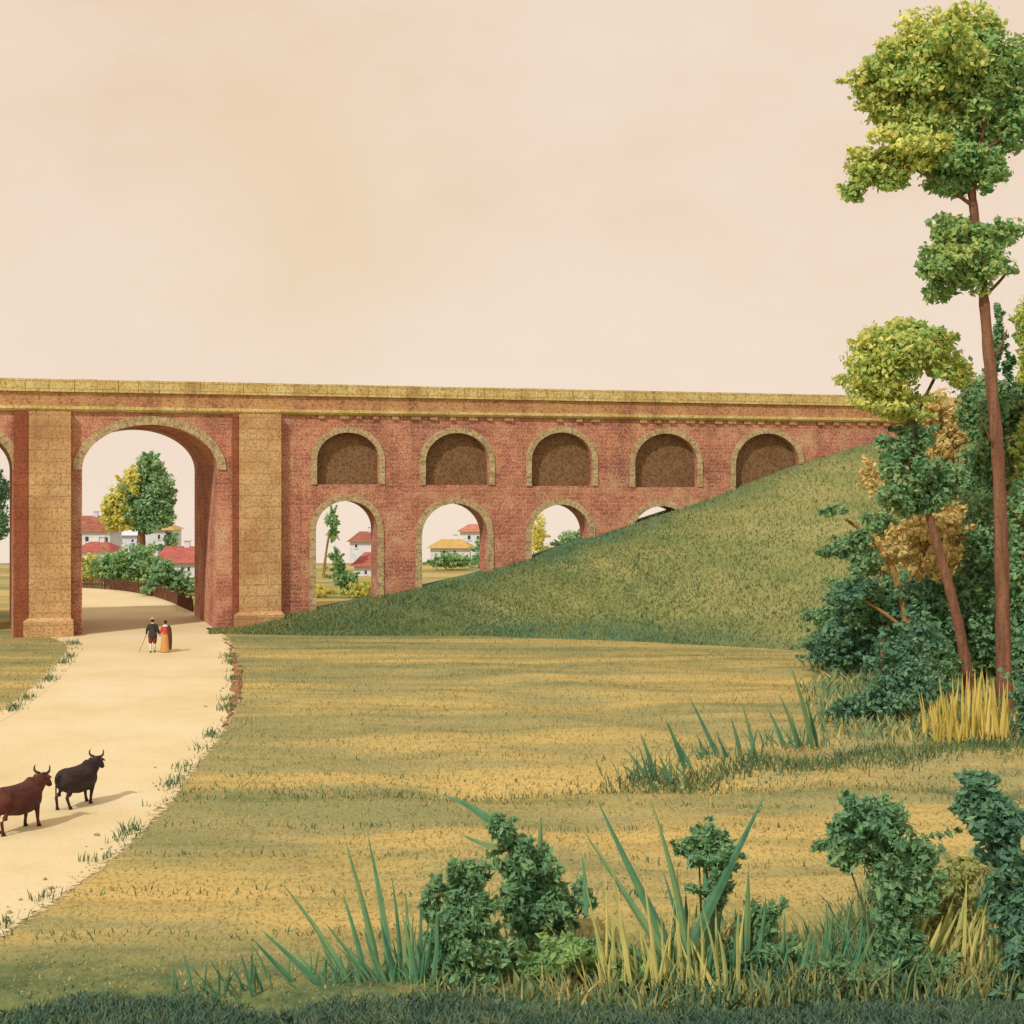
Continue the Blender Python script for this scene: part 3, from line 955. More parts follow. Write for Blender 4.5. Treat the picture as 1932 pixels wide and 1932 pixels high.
tree('dense_tree', 'blue green tree with loose crown between the leaning trunk and the bank', 'tree', (1660, 1290), 64.0,
     [([(1662, 1292), (1668, 1180), (1664, 1080)], [7, 5, 3], None)],
     [('crown', 'leaf_dark', [(1655, 985, 30, 26), (1640, 1060, 44, 30), (1690, 1110, 44, 40), (1648, 1150, 50, 40), (1690, 1190, 44, 40), (1620, 1090, 28, 24)])], dens=70, size=0.25)
shrub('dark_shrub', 'blue green shrub at the lower edge of the bank, behind the leftmost dark shrub', 'shrub', (1580, 1240),
      [(1560, 1170, 40, 30), (1600, 1110, 34, 24), (1635, 1165, 40, 36), (1560, 1215, 36, 26)], 'leaf_dark', Y=67.0, dens=70, size=0.25, group=G_SH)
shrub('dark_shrub', 'broad blue green shrub behind the leaning trunk', 'shrub', (1790, 1300),
      [(1770, 1180, 40, 60), (1800, 1240, 40, 60), (1745, 1250, 44, 50), (1830, 1200, 34, 70), (1780, 1110, 30, 40)], 'leaf_dark', Y=61.5, dens=80, size=0.25, group=G_SH)
shrub('ochre_shrub', 'ochre brushwood at the foot of the dark trees', 'shrub', (1745, 1240),
      [(1660, 1090, 40, 30), (1700, 1190, 36, 30), (1745, 1180, 30, 40), (1655, 1170, 36, 24), (1790, 1130, 24, 50)], 'leaf_ochre', dens=60, size=0.26, group=None)


# --- pointed-leaf clumps
def clump(name, label, cat, base, blades, mat, group=None, mats2=None, fill=0, fw=5, dyr=0.25):
    """blades: (bx, by, tx, ty, bend_x, bend_y, width) in survey units"""
    Y = CAM_H * F / (base[1] - HZ)
    k = Y / F
    b = at(base[0], base[1], Y); b.z = 0
    t = thing(name, label, cat, b, group=group)
    mb = MB()
    for i, e in enumerate(blades):
        bx, by, tx, ty, ux, uy, w = e
        d0 = random.uniform(-dyr, dyr); d1 = d0 + random.uniform(-0.3, 0.3)
        p0 = at(bx, by, Y); p0.y += d0
        p1 = at(tx, ty, Y); p1.y += d1
        if by > base[1] - 12: p0.z = -0.05
        mb.blade(p0, p1, Vector((ux * k, random.uniform(-.1, .1), -uy * k)), w * k * 1.25, side=(1, random.uniform(-0.5, 0.5), random.uniform(-.2, .2)))
    for i in range(fill):
        bx = random.gauss(0, 1) * fw * 8 + base[0]
        p0 = at(bx, base[1], Y); p0.z = -0.03; p0.y += random.uniform(-dyr, dyr)
        hgt = random.uniform(0.25, 0.8)
        p1 = p0 + Vector((random.gauss(-0.12, 0.25), random.uniform(-.2, .2), hgt))
        mb.blade(p0, p1, Vector((random.uniform(-.08, .08), 0, hgt * 0.15)), random.uniform(0.03, 0.06), seg=5)
    mb.build('leaves', M[mat], t)
    return t


G_CL = 'spear leaved clumps in the foreground'
clump('spear_leaf_clump', 'clump of long spear leaves fanning left, leftmost of the foreground plants', 'plant', (680, 1856),
      [(738, 1855, 690, 1574, 14, 20, 15), (716, 1855, 648, 1580, 16, 20, 14), (662, 1855, 524, 1662, 8, -4, 14), (620, 1850, 497, 1744, 0, 0, 12),
       (705, 1852, 612, 1738, 0, 0, 11), (690, 1855, 640, 1690, 8, 0, 11), (758, 1855, 736, 1655, 6, 0, 9), (768, 1855, 762, 1690, 4, 0, 9),
       (560, 1856, 478, 1768, 0, 0, 11), (735, 1850, 690, 1740, -14, -10, 12), (600, 1855, 545, 1800, 0, 0, 8), (640, 1856, 600, 1770, 4, 0, 8), (750, 1855, 720, 1720, 2, 0, 10)],
      'blade', group=G_CL, fill=60, fw=12)
RB = random.Random(5)
def fan(x0, x1, yb, n, hmin, hmax, lean):
    return [(x, yb, x + lean + RB.uniform(-45, 45), yb - RB.uniform(hmin, hmax), RB.uniform(-14, 14), RB.uniform(-10, 16), RB.uniform(6, 11)) for x in (RB.uniform(x0, x1) for _ in range(n))]
clump('spear_leaf_clump', 'thin bladed tuft in the gap right of the tall fan of spear leaves', 'plant', (800, 1860), fan(775, 835, 1858, 16, 60, 190, -10), 'blade', group=G_CL, fill=30, fw=6)
clump('spear_leaf_clump', 'thin bladed tuft in front of the large leaning bush', 'plant', (1620, 1866), fan(1560, 1680, 1864, 26, 60, 180, 12), 'blade', group=G_CL, fill=40, fw=9)
clump('spear_leaf_clump', 'pale yellow green blades fanning around the crossing spear leaves', 'plant', (1240, 1864), fan(1130, 1400, 1862, 46, 70, 230, -16), 'broad', group=G_CL, fill=40, fw=14)
clump('spear_leaf_clump', 'pale yellow green blades at the foot of the corner bush', 'plant', (1880, 1866), fan(1800, 1950, 1864, 30, 70, 230, 26), 'broad', group=G_CL, fill=40, fw=10)
clump('spear_leaf_clump', 'low tuft of short pointed leaves at the dark front edge, left of the tall fan', 'plant', (430, 1878),
      [(420, 1878, 385, 1836, 0, 0, 8), (440, 1878, 408, 1828, 0, 0, 9), (460, 1878, 430, 1840, 0, 0, 8), (480, 1878, 455, 1790, 4, 0, 8), (400, 1878, 372, 1850, 0, 0, 7), (495, 1878, 470, 1812, 3, 0, 8)],
      'blade_dark', group=G_CL, fill=20, fw=7)
clump('spear_leaf_clump', 'largest clump of crossing spear leaves around a leafy stalk, mid foreground', 'plant', (1300, 1856),
      [(1300, 1850, 1124, 1503, 10, 30, 22), (1296, 1800, 1224, 1498, 22, 20, 16), (1290, 1856, 1098, 1566, 10, 10, 18), (1290, 1800, 1437, 1486, 0, 0, 20), (1345, 1856, 1330, 1600, 4, 0, 26),
       (1290, 1856, 1112, 1762, 10, -20, 18), (1330, 1856, 1372, 1610, 6, 0, 22), (1255, 1856, 1140, 1800, 0, -10, 12), (1300, 1856, 1296, 1690, 0, 0, 22), (1312, 1856, 1250, 1640, 5, 5, 12),
       (1400, 1856, 1408, 1630, 8, 0, 18), (1420, 1856, 1440, 1680, 8, 0, 16), (1375, 1856, 1392, 1700, 4, 0, 12), (1105, 1720, 1098, 1610, 3, 0, 11)],
      'blade', group=G_CL, fill=70, fw=13)
shrub('leafy_bush', 'olive bush behind the broad yellowish blades, by the corner bush', 'bush', (1800, 1800),
      [(1790, 1690, 36, 50), (1810, 1740, 50, 44), (1760, 1760, 40, 34), (1845, 1770, 40, 40), (1820, 1640, 22, 40)], 'leaf_olive', dens=200, size=0.21, asp=0.2, group='leafy bushes in the foreground')
shrub('leafy_bush', 'low wide bush at the foot of the large leaning bush', 'bush', (1620, 1868),
      [(1600, 1830, 50, 26), (1560, 1845, 40, 20), (1740, 1835, 50, 30), (1790, 1850, 50, 20), (1680, 1850, 60, 18)], 'leaf_dark', dens=260, size=0.20, asp=0.2, group='leafy bushes in the foreground')
shrub('leafy_bush', 'low bush among the spear leaves, right of the sapling', 'bush', (1110, 1850),
      [(1070, 1800, 44, 34), (1130, 1815, 44, 28), (1010, 1825, 44, 24), (1180, 1840, 40, 18)], 'leaf_mid', dens=260, size=0.20, asp=0.2, group='leafy bushes in the foreground')
shrub('leafy_bush', 'bush of narrow leaves between the spear leaves and the large leaning bush', 'bush', (1450, 1856),
      [(1440, 1740, 26, 60), (1460, 1800, 38, 48), (1420, 1820, 34, 34), (1500, 1835, 40, 22)], 'leaf_dark', dens=260, size=0.20, asp=0.2, group='leafy bushes in the foreground')
t = shrub('leafy_stalk', 'leafy green stalk bushing out at the head of the crossing spear leaves', 'plant', (1345, 1850),
          [(1345, 1615, 40, 52), (1318, 1605, 32, 40), (1365, 1640, 26, 40), (1345, 1690, 30, 30), (1420, 1760, 20, 60), (1400, 1800, 30, 40)], 'leaf_dark', dens=300, size=0.20, asp=0.2, part='foliage')
G_RD = 'reed clumps along the old ditch'
clump('reed_clump', 'low reed clump at the left end of the ditch row', 'plant', (1240, 1466),
      [(1236, 1462, 1209, 1384, 4, 0, 9), (1222, 1464, 1184, 1420, 0, 0, 8), (1210, 1466, 1172, 1446, 0, 0, 7), (1292, 1450, 1255, 1356, 4, 0, 10), (1305, 1450, 1275, 1395, 0, 0, 8), (1222, 1464, 1203, 1402, 3, 0, 5), (1265, 1462, 1240, 1420, 0, 0, 7)],
      'blade_dark', group=G_RD, fill=40, fw=6, dyr=0.5)
clump('reed_clump', 'reed clump with one long arching blade, middle of the ditch row', 'plant', (1370, 1436),
      [(1360, 1430, 1300, 1312, 8, 10, 9), (1402, 1436, 1380, 1352, 4, 0, 9), (1428, 1434, 1402, 1328, 4, 0, 10), (1340, 1436, 1318, 1390, 0, 0, 7), (1410, 1436, 1430, 1370, 0, 0, 7), (1375, 1436, 1352, 1385, 2, 0, 7)],
      'blade_dark', group=G_RD, fill=44, fw=7, dyr=0.5)
clump('reed_clump', 'tallest upright reed clump of the ditch row, next to the dark shrub', 'plant', (1508, 1408),
      [(1482, 1406, 1452, 1338, 3, 0, 9), (1508, 1406, 1470, 1310, 6, 0, 10), (1532, 1404, 1486, 1250, 10, 10, 11), (1544, 1406, 1520, 1320, 4, 0, 9), (1500, 1408, 1490, 1340, 2, 0, 7), (1525, 1408, 1545, 1350, 0, 0, 7)],
      'blade_dark', group=G_RD, fill=44, fw=7, dyr=0.5)
clump('dry_grass_clump', 'bright straw yellow grass clump between the two tree trunks', 'grass clump', (1815, 1392),
      [(1750 + i * 5.2, 1392, 1752 + i * 5.0 + random.uniform(-16, 16), (1335 - 45 * math.sin(i / 31 * 2.6)) + random.uniform(-34, 30), random.uniform(-6, 6), 0, random.uniform(4, 8)) for i in [q * 0.33 for q in range(90)]],
      'straw', fill=90, fw=6, dyr=0.8)
clump('dry_grass_clump', 'straw yellow grass tuft cut by the picture edge behind the thick trunk', 'grass clump', (1928, 1345),
      [(1915 + i * 4, 1345, 1916 + i * 4 + random.uniform(-8, 8), 1280 + random.uniform(-24, 24), random.uniform(-4, 4), 0, random.uniform(8, 13)) for i in range(9)],
      'straw', fill=16, fw=3, dyr=0.4)

# --- leafy foreground bushes
G_FB = 'leafy bushes in the foreground'
shrub('leafy_bush', 'round green bush beside the long spear leaves, left of the sapling', 'bush', (868, 1850),
      [(872, 1678, 44, 56), (862, 1770, 52, 60), (850, 1730, 44, 44), (930, 1800, 50, 36), (905, 1722, 28, 34), (845, 1810, 46, 36), (885, 1640, 28, 24), (920, 1760, 24, 30), (818, 1700, 12, 50), (880, 1830, 60, 26)], 'leaf_dark', dens=300, size=0.20, asp=0.2, group=G_FB)
sp_ = shrub('sapling', 'upright green sapling with one arching leaf bending left at its head', 'plant', (1000, 1790),
            [(990, 1640, 40, 70), (1022, 1650, 32, 66), (985, 1720, 34, 56), (1040, 1700, 40, 50), (945, 1568, 22, 30), (975, 1600, 32, 36), (1005, 1720, 34, 40), (1060, 1730, 26, 44), (1100, 1700, 14, 50), (1040, 1780, 60, 20)], 'leaf_dark', dens=300, size=0.20, asp=0.2)
mb = MB()
Yq = CAM_H * F / (1790 - HZ); kq = Yq / F
for bx, by, tx, ty, ux, uy, w in ((962, 1590, 828, 1498, 14, 26, 16), (950, 1600, 868, 1572, 0, -10, 12), (1018, 1600, 1020, 1540, 2, 0, 10)):
    mb.blade(at(bx, by, Yq), at(tx, ty, Yq), Vector((ux * kq, 0, uy * kq)), w * kq * 1.3)
mb.build('arching_leaf', M['blade'], sp_)
shrub('leafy_bush', 'large blue green bush leaning left, front right of the meadow', 'bush', (1670, 1862),
      [(1640, 1550, 66, 60), (1590, 1600, 36, 44), (1700, 1585, 58, 62), (1700, 1680, 56, 74), (1690, 1740, 46, 50), (1682, 1770, 40, 56), (1650, 1835, 60, 30), (1730, 1640, 34, 50), (1655, 1610, 50, 44), (1700, 1815, 44, 46)], 'leaf_dark', dens=260, size=0.21, asp=0.2, group=G_FB)
shrub('leafy_bush', 'dark bush filling the front corner by the picture edge', 'bush', (1905, 1880),
      [(1850, 1495, 40, 42), (1880, 1555, 50, 58), (1905, 1640, 48, 72), (1915, 1710, 44, 60), (1925, 1760, 34, 80), (1840, 1535, 28, 26), (1930, 1850, 50, 50), (1900, 1715, 30, 50)], 'leaf_deep', dens=260, size=0.21, asp=0.2, group=G_FB)
clump('broad_leaf_plant', 'plant with broad yellowish blades, between the two right hand bushes', 'plant', (1775, 1852),
      [*[(1690 + q * 10, 1852, 1752 + q * 9.5 + random.uniform(-14, 14), 1705 + random.uniform(-26, 50), 10, random.uniform(-6, 14), random.uniform(10, 19)) for q in range(17)]],
      'broad', fill=26, fw=9)
clump('broad_leaf_plant', 'low plant of upright green blades left of the large leaning bush', 'plant', (1540, 1858),
      [*[(1460 + q * 9, 1858, 1474 + q * 9.5 + random.uniform(-12, 12), 1760 + random.uniform(-46, 50), 5, random.uniform(-4, 10), random.uniform(8, 14)) for q in range(15)], (1500, 1858, 1520, 1740, 5, 0, 14), (1545, 1858, 1572, 1720, 5, 0, 18), (1470, 1858, 1478, 1770, 3, 0, 14), (1580, 1858, 1610, 1790, 5, 0, 14), (1525, 1858, 1500, 1780, 0, 0, 12)],
      'blade', fill=20, fw=8)


# ------------------------------------------------------------------ grass that nobody could count
def blades_np(px, py, pz, h, w, lean):
    n = len(px)
    a = rng.uniform(0, 6.28, n)
    dx, dy = np.cos(a) * w, np.sin(a) * w * 0.5
    lx, ly = rng.normal(0, lean, n) * h, rng.normal(0, lean, n) * h
    b = np.stack([px, py, pz - 0.01], 1)
    s_ = np.stack([dx, dy, np.zeros(n)], 1)
    tip = b + np.stack([lx, ly, h], 1)
    mid = b + np.stack([lx * 0.35, ly * 0.35, h * 0.55], 1)
    return np.stack([b - s_, b + s_, mid + s_ * 0.7, tip, mid - s_ * 0.7], 1)


def scatter(n, y0, y1, keep, near=1.0):
    # even over the ground, seen between the frame edges with a margin
    py = rng.uniform(y0 ** near, y1 ** near, n) ** (1 / near)
    px = rng.uniform(-0.38, 0.38, n) * py
    k = ~in_path(px, py)
    if keep is not None: k &= keep(px, py)
    return px[k], py[k]


def foot_y(px, py):
    xd = px / py * F + CX
    yd = HZ + CAM_H * F / py
    return yd > np.interp(xd, FX, FY) + 1


M['tuft_dry'] = leafy('tuft_dry', [(120, 112, 62), (160, 138, 78), (186, 156, 90), (196, 162, 98)], 0.3, 0.2, GRASS_E)
M['tuft_green'] = leafy('tuft_green', [(66, 88, 60), (92, 112, 70), (136, 134, 76)], 0.4, 0.2, GRASS_E)
M['tuft_front'] = leafy('tuft_front', [(58, 78, 64), (76, 98, 74), (112, 112, 72)], 0.9, 0.2, (0.7, 0.6, 0.5))
px, py = scatter(60000, 25, 80, lambda x, y: foot_y(x, y))
keep = rng.random(len(px)) < 0.75
px, py = px[keep], py[keep]
h = rng.uniform(0.04, 0.13, len(px)) * np.clip(py / 40, 0.7, 1.2)
tag(quads_mesh('meadow_grass', blades_np(px, py, ground_z(px, py), h, 0.018, 0.5), M['tuft_dry']), 'short dry meadow grass beside the path', 'grass', kind='stuff')
# green grass: the ditch line, the near streaks and the path verge
px, py = scatter(26000, 25.5, 47, lambda x, y: (np.exp(-((y - 41.2 - 0.5 * np.sin(x * 0.3)) / 0.8) ** 2) * (x > -9) > rng.random(x.shape) * 1.4) | ((np.sin(y * 2.1 + 0.8 * np.sin(x * 0.25)) > 0.86) & (rng.random(x.shape) < 0.35)))
h = rng.uniform(0.06, 0.2, len(px))
tag(quads_mesh('ditch_grass', blades_np(px, py, ground_z(px, py), h, 0.018, 0.45), M['tuft_green']), 'green grass in streaks along the old ditch', 'grass', kind='stuff')
px, py = scatter(60000, 22.2, 25.6, lambda x, y: rng.random(x.shape) < np.clip((24.9 - y - 0.30 * np.sin(x * 1.3) - 0.25 * np.sin(x * 3.1 + 1) + np.clip(x, -8, 8) * 0.04) / 0.9, 0.015, 1))
h = rng.uniform(0.05, 0.19, len(px)) * np.clip((26.2 - py) / 2.2, 0.45, 1)
tag(quads_mesh('front_grass', blades_np(px, py, ground_z(px, py), h, 0.02, 0.5), M['tuft_front']), 'dark rank grass along the near edge of the meadow', 'grass', kind='stuff')
# tufts hanging over the path edge
E = [p for p in dense(right_edge, 0.12) if 25 < p.y < 76 and p.x < -9] + [p for p in dense(left_edge, 0.12) if p.y < 78]
E = E * 7
ex_ = np.array([p.x for p in E]) + rng.normal(0.05, 0.16, len(E)); ey_ = np.array([p.y for p in E]) + rng.normal(0, 0.25, len(E))
kk = (np.sin(ey_ * 2.3) + np.sin(ey_ * 0.9 + 1) + rng.normal(0, 0.5, len(E))) > 0.55
ex_, ey_ = ex_[kk], ey_[kk]
tag(quads_mesh('verge_grass', blades_np(ex_, ey_, np.zeros(len(ex_)), rng.uniform(0.08, 0.3, len(ex_)), 0.02, 0.35), M['tuft_green']), 'grass tufts hanging over the edge of the path', 'grass', kind='stuff')
def survey(x, y):
    return x / y * F + CX, HZ + CAM_H * F / y


M['under_front'] = leafy('undergrowth_front', [(62, 92, 70), (88, 118, 82), (128, 134, 80), (160, 146, 86), (186, 158, 96)], 0.55, 0.3, (0.8, 0.68, 0.54))
px, py = scatter(52000, 24.4, 31.0, lambda x, y: (lambda xd, yd: (rng.random(x.shape) < np.clip((xd - 740) / 700, 0, 1) * np.clip((yd - 1745 + 30 * np.sin(xd * 0.02) + np.clip(xd - 1500, 0, 400) * 0.28) / 90, 0, 1) * (0.45 + 0.55 * (np.sin(xd * 0.031) + np.sin(xd * 0.013 + yd * 0.05) > -0.4))))(*survey(x, y)))
h = rng.uniform(0.10, 0.55, len(px)) ** 1.2 * (1 + 1.1 * np.clip((px / py * F + CX - 1300) / 500, 0, 1) * rng.random(len(px)))
tag(quads_mesh('undergrowth', blades_np(px, py, ground_z(px, py), h, 0.026, 0.42), M['under_front']), 'mixed green and straw undergrowth between the foreground bushes', 'undergrowth', kind='stuff')
M['under_grove'] = leafy('undergrowth_grove', [(60, 82, 64), (84, 106, 74), (132, 124, 76), (176, 148, 90)], 0.35, 0.3)
px, py = scatter(60000, 46, 74, lambda x, y: (lambda xd, yd: rng.random(x.shape) < np.clip((xd - 1500 - 0.25 * np.abs(yd - 1300)) / 130, 0, 1) * np.clip((1405 - yd) / 40, 0, 1) * np.clip((yd - 1215) / 20, 0, 1))(*survey(x, y)))
h = rng.uniform(0.12, 0.6, len(px))
tag(quads_mesh('grove_undergrowth', blades_np(px, py, ground_z(px, py), h, 0.05, 0.45), M['under_grove']), 'low tangled undergrowth on the floor of the grove', 'undergrowth', kind='stuff')
px, py = scatter(40000, 41, 50, lambda x, y: (lambda xd, yd: rng.random(x.shape) < np.exp(-((yd - (1476 - np.clip(xd - 1180, 0, 800) * 0.095 + 5 * np.sin(xd * 0.03))) / 13) ** 2) * np.clip((xd - 1120) / 90, 0, 1))(*survey(x, y)))
h = rng.uniform(0.06, 0.32, len(px))
tag(quads_mesh('reed_bed_grass', blades_np(px, py, ground_z(px, py), h, 0.022, 0.4), M['tuft_green']), 'green grass at the foot of the reed row', 'grass', kind='stuff')
# bank grass
ii = rng.integers(0, len(cols_) - 1, 60000); jj = rng.integers(0, rows - 1, 60000)
u, w_ = rng.random((60000, 1)), rng.random((60000, 1))
bp = (bank_v[ii, jj] * (1 - u) + bank_v[ii + 1, jj] * u) * (1 - w_) + (bank_v[ii, jj + 1] * (1 - u) + bank_v[ii + 1, jj + 1] * u) * w_
M['tuft_bank'] = leafy('tuft_bank', [(84, 104, 66), (116, 120, 68), (148, 138, 80)], 0.2, 0.2, (0.85, 0.72, 0.58))
tag(quads_mesh('bank_grass', blades_np(bp[:, 0], bp[:, 1], bp[:, 2], rng.uniform(0.08, 0.24, 60000), 0.03, 0.5), M['tuft_bank']), 'rough olive grass covering the embankment', 'grass', kind='stuff')


# ------------------------------------------------------------------ what shows through the arches
stones = MB()
for i in range(70):
    p = random.choice(right_edge[:-8] if random.random() < 0.7 else left_edge) + Vector((random.gauss(-0.2, 0.35), random.gauss(0, 0.8), 0))
    r_ = random.uniform(0.02, 0.06)
    stones.ball(p + Vector((0, 0, r_ * 0.3 + 0.02)), (r_ * random.uniform(.8, 1.4), r_, r_ * 0.7), 6, 4)
M['stone_grey'] = mottled('road_stone', [(176, 144, 100), (150, 116, 80)], 3.0)
tag(stones.build('gravel', M['stone_grey']), 'loose small stones along the edges of the path', 'gravel', kind='stuff')


def house(label, x0, x1, yr, ye, yb, Y, roof, wins=(), depth=5.0, gable=None, group='houses beyond the viaduct', rz=0.0, hip=0.25):
    """front between x0 and x1; ridge, eaves and wall-foot heights given by the survey"""
    k = Y / F
    W = (x1 - x0) * k
    zr, ze = CAM_H - (yr - HZ) * k, CAM_H - (ye - HZ) * k
    c = at((x0 + x1) / 2, HZ, Y)
    gz = -max(0, Y - 150) * 0.064
    t = thing('house', label, 'house', (c.x, c.y, gz), rz, group)
    zr -= gz; ze -= gz
    m = MB(); m.box(-W / 2, W / 2, 0, depth, -0.3, ze)
    wall = m.build('wall', M['wall_white'], t, local=True)
    m = MB()
    o = 0.35
    if gable == 'side':          # ridge runs away from the viewer, gable faces us
        m.add([(-W / 2 - o, -o, ze - .1), (0, -o, zr), (W / 2 + o, -o, ze - .1), (-W / 2 - o, depth + o, ze - .1), (0, depth + o, zr), (W / 2 + o, depth + o, ze - .1)],
              [(0, 1, 4, 3), (1, 2, 5, 4), (0, 2, 1), (3, 4, 5), (0, 3, 5, 2)])
    else:
        q = W * hip
        m.add([(-W / 2 - o, -o, ze), (W / 2 + o, -o, ze), (W / 2 + o, depth + o, ze), (-W / 2 - o, depth + o, ze), (-W / 2 + q, depth / 2, zr), (W / 2 - q, depth / 2, zr)],
              [(0, 1, 5, 4), (1, 2, 5), (2, 3, 4, 5), (3, 0, 4), (0, 3, 2, 1)])
    rf = m.build('roof', M[roof], t, local=True)
    if W > 3.0:
        cx_ = W * 0.12
        m = MB(); m.box(cx_ - .22, cx_ + .22, depth / 2 - .22, depth / 2 + .22, zr - .5, zr + .45); m.box(cx_ - .3, cx_ + .3, depth / 2 - .3, depth / 2 + .3, zr + .453, zr + .55)
        m.build('chimney', M['wall_white'], rf, local=True)
    for xw, yw, ww, hw in wins:
        xx = (xw - (x0 + x1) / 2) * k
        zz = CAM_H - (yw - HZ) * k - gz
        m = MB(); m.box(xx - ww * k / 2, xx + ww * k / 2, -0.03, 0.06, zz - hw * k / 2, zz + hw * k / 2)
        wn = m.build('window', M['window'], t, local=True)
        m = MB(); m.box(xx - ww * k / 2 - .08, xx + ww * k / 2 + .08, -0.09, -0.031, zz - hw * k / 2 - .14, zz - hw * k / 2 - 0.003)
        m.build('sill', M['wall_white'], wn, local=True)
    return t


house('white house with brown red roof, left of the tree under the wide arch', 108, 207, 974, 1003, 1040, 165, 'roof_brown', [(164, 1017, 6, 9), (190, 1017, 6, 9), (201, 1018, 5, 9), (140, 1017, 6, 9)])
house('low cottage with a small red roof above the bushes at left under the wide arch', 140, 204, 1024, 1040, 1070, 140, 'roof_red')
house('plain white house behind the tree trunk under the wide arch', 196, 286, 1002, 1010, 1045, 178, 'wall_white', [(228, 1020, 4, 5), (250, 1020, 4, 5)])
house('white house with yellow roof right of the tree under the wide arch', 268, 324, 988, 1000, 1050, 172, 'roof_ochre', [(300, 1013, 4, 8), (312, 1013, 4, 8)])
house('white house with bright red roof by the right jamb of the wide arch', 292, 372, 1033, 1062, 1100, 128, 'roof_red', [(345, 1072, 4, 8), (356, 1074, 4, 8)], hip=0.1)
house('house with dark red roof, upper one in the leftmost small arch', 660, 716, 1004, 1022, 1045, 165, 'roof_brown', [(672, 1030, 4, 6)])
house('house with bright red roof, lower one in the leftmost small arch', 668, 726, 1044, 1068, 1100, 130, 'roof_red', [(690, 1080, 4, 7)])
house('house with orange red roof, upper one in the second small arch', 868, 930, 990, 1003, 1040, 170, 'roof_orange', [(885, 1014, 5, 7), (902, 1015, 5, 7)])
house('house with yellow ochre roof, lower one in the second small arch', 812, 886, 1019, 1034, 1062, 148, 'roof_ochre', [(838, 1042, 4, 6), (858, 1042, 4, 6)])

tree('far_tree', 'round green tree, sunlit left side coloured yellow, framed by the wide arch', 'tree', (268, 1060), 152.0,
     [([(267, 1064), (266, 1020), (268, 985), (272, 930)], [11, 8, 6, 3], None), ([(268, 1005), (285, 985), (292, 960)], [4, 3, 2], None)],
     [('crown', 'leaf_straw', [(216, 962, 24, 30), (228, 955, 28, 36), (244, 915, 22, 34), (214, 982, 20, 20), (240, 985, 30, 20), (258, 900, 16, 26)]), ('crown', 'leaf_far', [(278, 940, 36, 50), (255, 965, 28, 30), (285, 890, 24, 32), (298, 960, 26, 32), (282, 985, 40, 22), (304, 925, 24, 34), (282, 872, 18, 24), (310, 962, 22, 30)])], dens=30, size=0.42)  # straw lobes paint the sunlit left side, green lobes the shaded right
G_FBU = 'bushes beyond the viaduct'
shrub('far_bush', 'green bush under the round tree, behind the paling fence', 'bush', (262, 1104), [(245, 1066, 44, 34), (272, 1056, 32, 36), (205, 1075, 30, 28), (220, 1085, 26, 22), (262, 1090, 44, 20)], 'leaf_farbush', dens=40, size=0.3, group=G_FBU)
shrub('far_bush', 'darker green bush sloping down to the right jamb of the wide arch', 'bush', (325, 1124), [(306, 1080, 26, 34), (330, 1095, 26, 28), (350, 1112, 24, 18), (310, 1108, 40, 18)], 'leaf_far', dens=40, size=0.3, group=G_FBU)
shrub('far_bush', 'yellowish bush at the left pier of the wide arch', 'bush', (165, 1102), [(165, 1070, 26, 26), (190, 1080, 24, 20), (150, 1085, 22, 22)], 'leaf_straw', dens=40, size=0.3, group=G_FBU)
shrub('far_bush', 'blue green bush inside the leftmost small arch', 'bush', (648, 1118), [(645, 1090, 22, 24), (662, 1104, 20, 16), (636, 1060, 12, 24)], 'leaf_farbush', dens=40, size=0.28, group=G_FBU)
shrub('far_bush', 'low rounded bush inside the second small arch', 'bush', (850, 1076), [(845, 1056, 34, 13), (865, 1062, 26, 10), (822, 1062, 18, 12)], 'leaf_farbush', dens=40, size=0.28, group=G_FBU)
shrub('far_bush', 'straw yellow bush at the left side of the third small arch', 'bush', (1030, 1062), [(1018, 1010, 16, 40), (1030, 1045, 22, 18)], 'leaf_straw', dens=30, size=0.28, group=G_FBU)
shrub('far_bush', 'straw yellow bush low at the foot of the leftmost small arch', 'bush', (690, 1128), [(688, 1108, 24, 14), (610, 1118, 18, 16), (668, 1122, 24, 10)], 'leaf_straw', dens=30, size=0.28, group=G_FBU)
shrub('far_bush', 'tall green bush beside the orange roofed house in the second small arch', 'bush', (905, 1072), [(905, 1040, 14, 22), (895, 1058, 20, 12)], 'leaf_farbush', dens=30, size=0.28, group=G_FBU)
shrub('far_bush', 'green bush behind the yellow roofed house right of the round tree', 'bush', (318, 1060), [(322, 1020, 16, 16), (312, 1036, 20, 12)], 'leaf_far', dens=30, size=0.3, group=G_FBU)
shrub('far_bush', 'pale bush inside the third small arch', 'bush', (1085, 1060), [(1082, 1020, 26, 24), (1060, 1035, 20, 18), (1106, 1005, 14, 20)], 'leaf_farbush', dens=26, size=0.28, group=G_FBU)
tree('thin_tree', 'thin tree with a small green head inside the leftmost small arch', 'tree', (612, 1090), 128.0,
     [([(610, 1092), (614, 1050), (622, 1000)], [3, 2.4, 1.5], None)], [('crown', 'leaf_farbush', [(625, 980, 13, 26), (628, 1005, 11, 18)])], bark='bark_pale', dens=40, size=0.3)
tree('edge_tree', 'dark tree seen through the cut off arch at the picture edge', 'tree', (-12, 1080), 135.0,
     [([(-12, 1084), (-12, 1000), (-10, 940)], [5, 4, 2], None)], [('crown', 'leaf_deep', [(-10, 920, 26, 40), (-14, 980, 28, 50), (-2, 1000, 18, 30)])], dens=40, size=0.32)

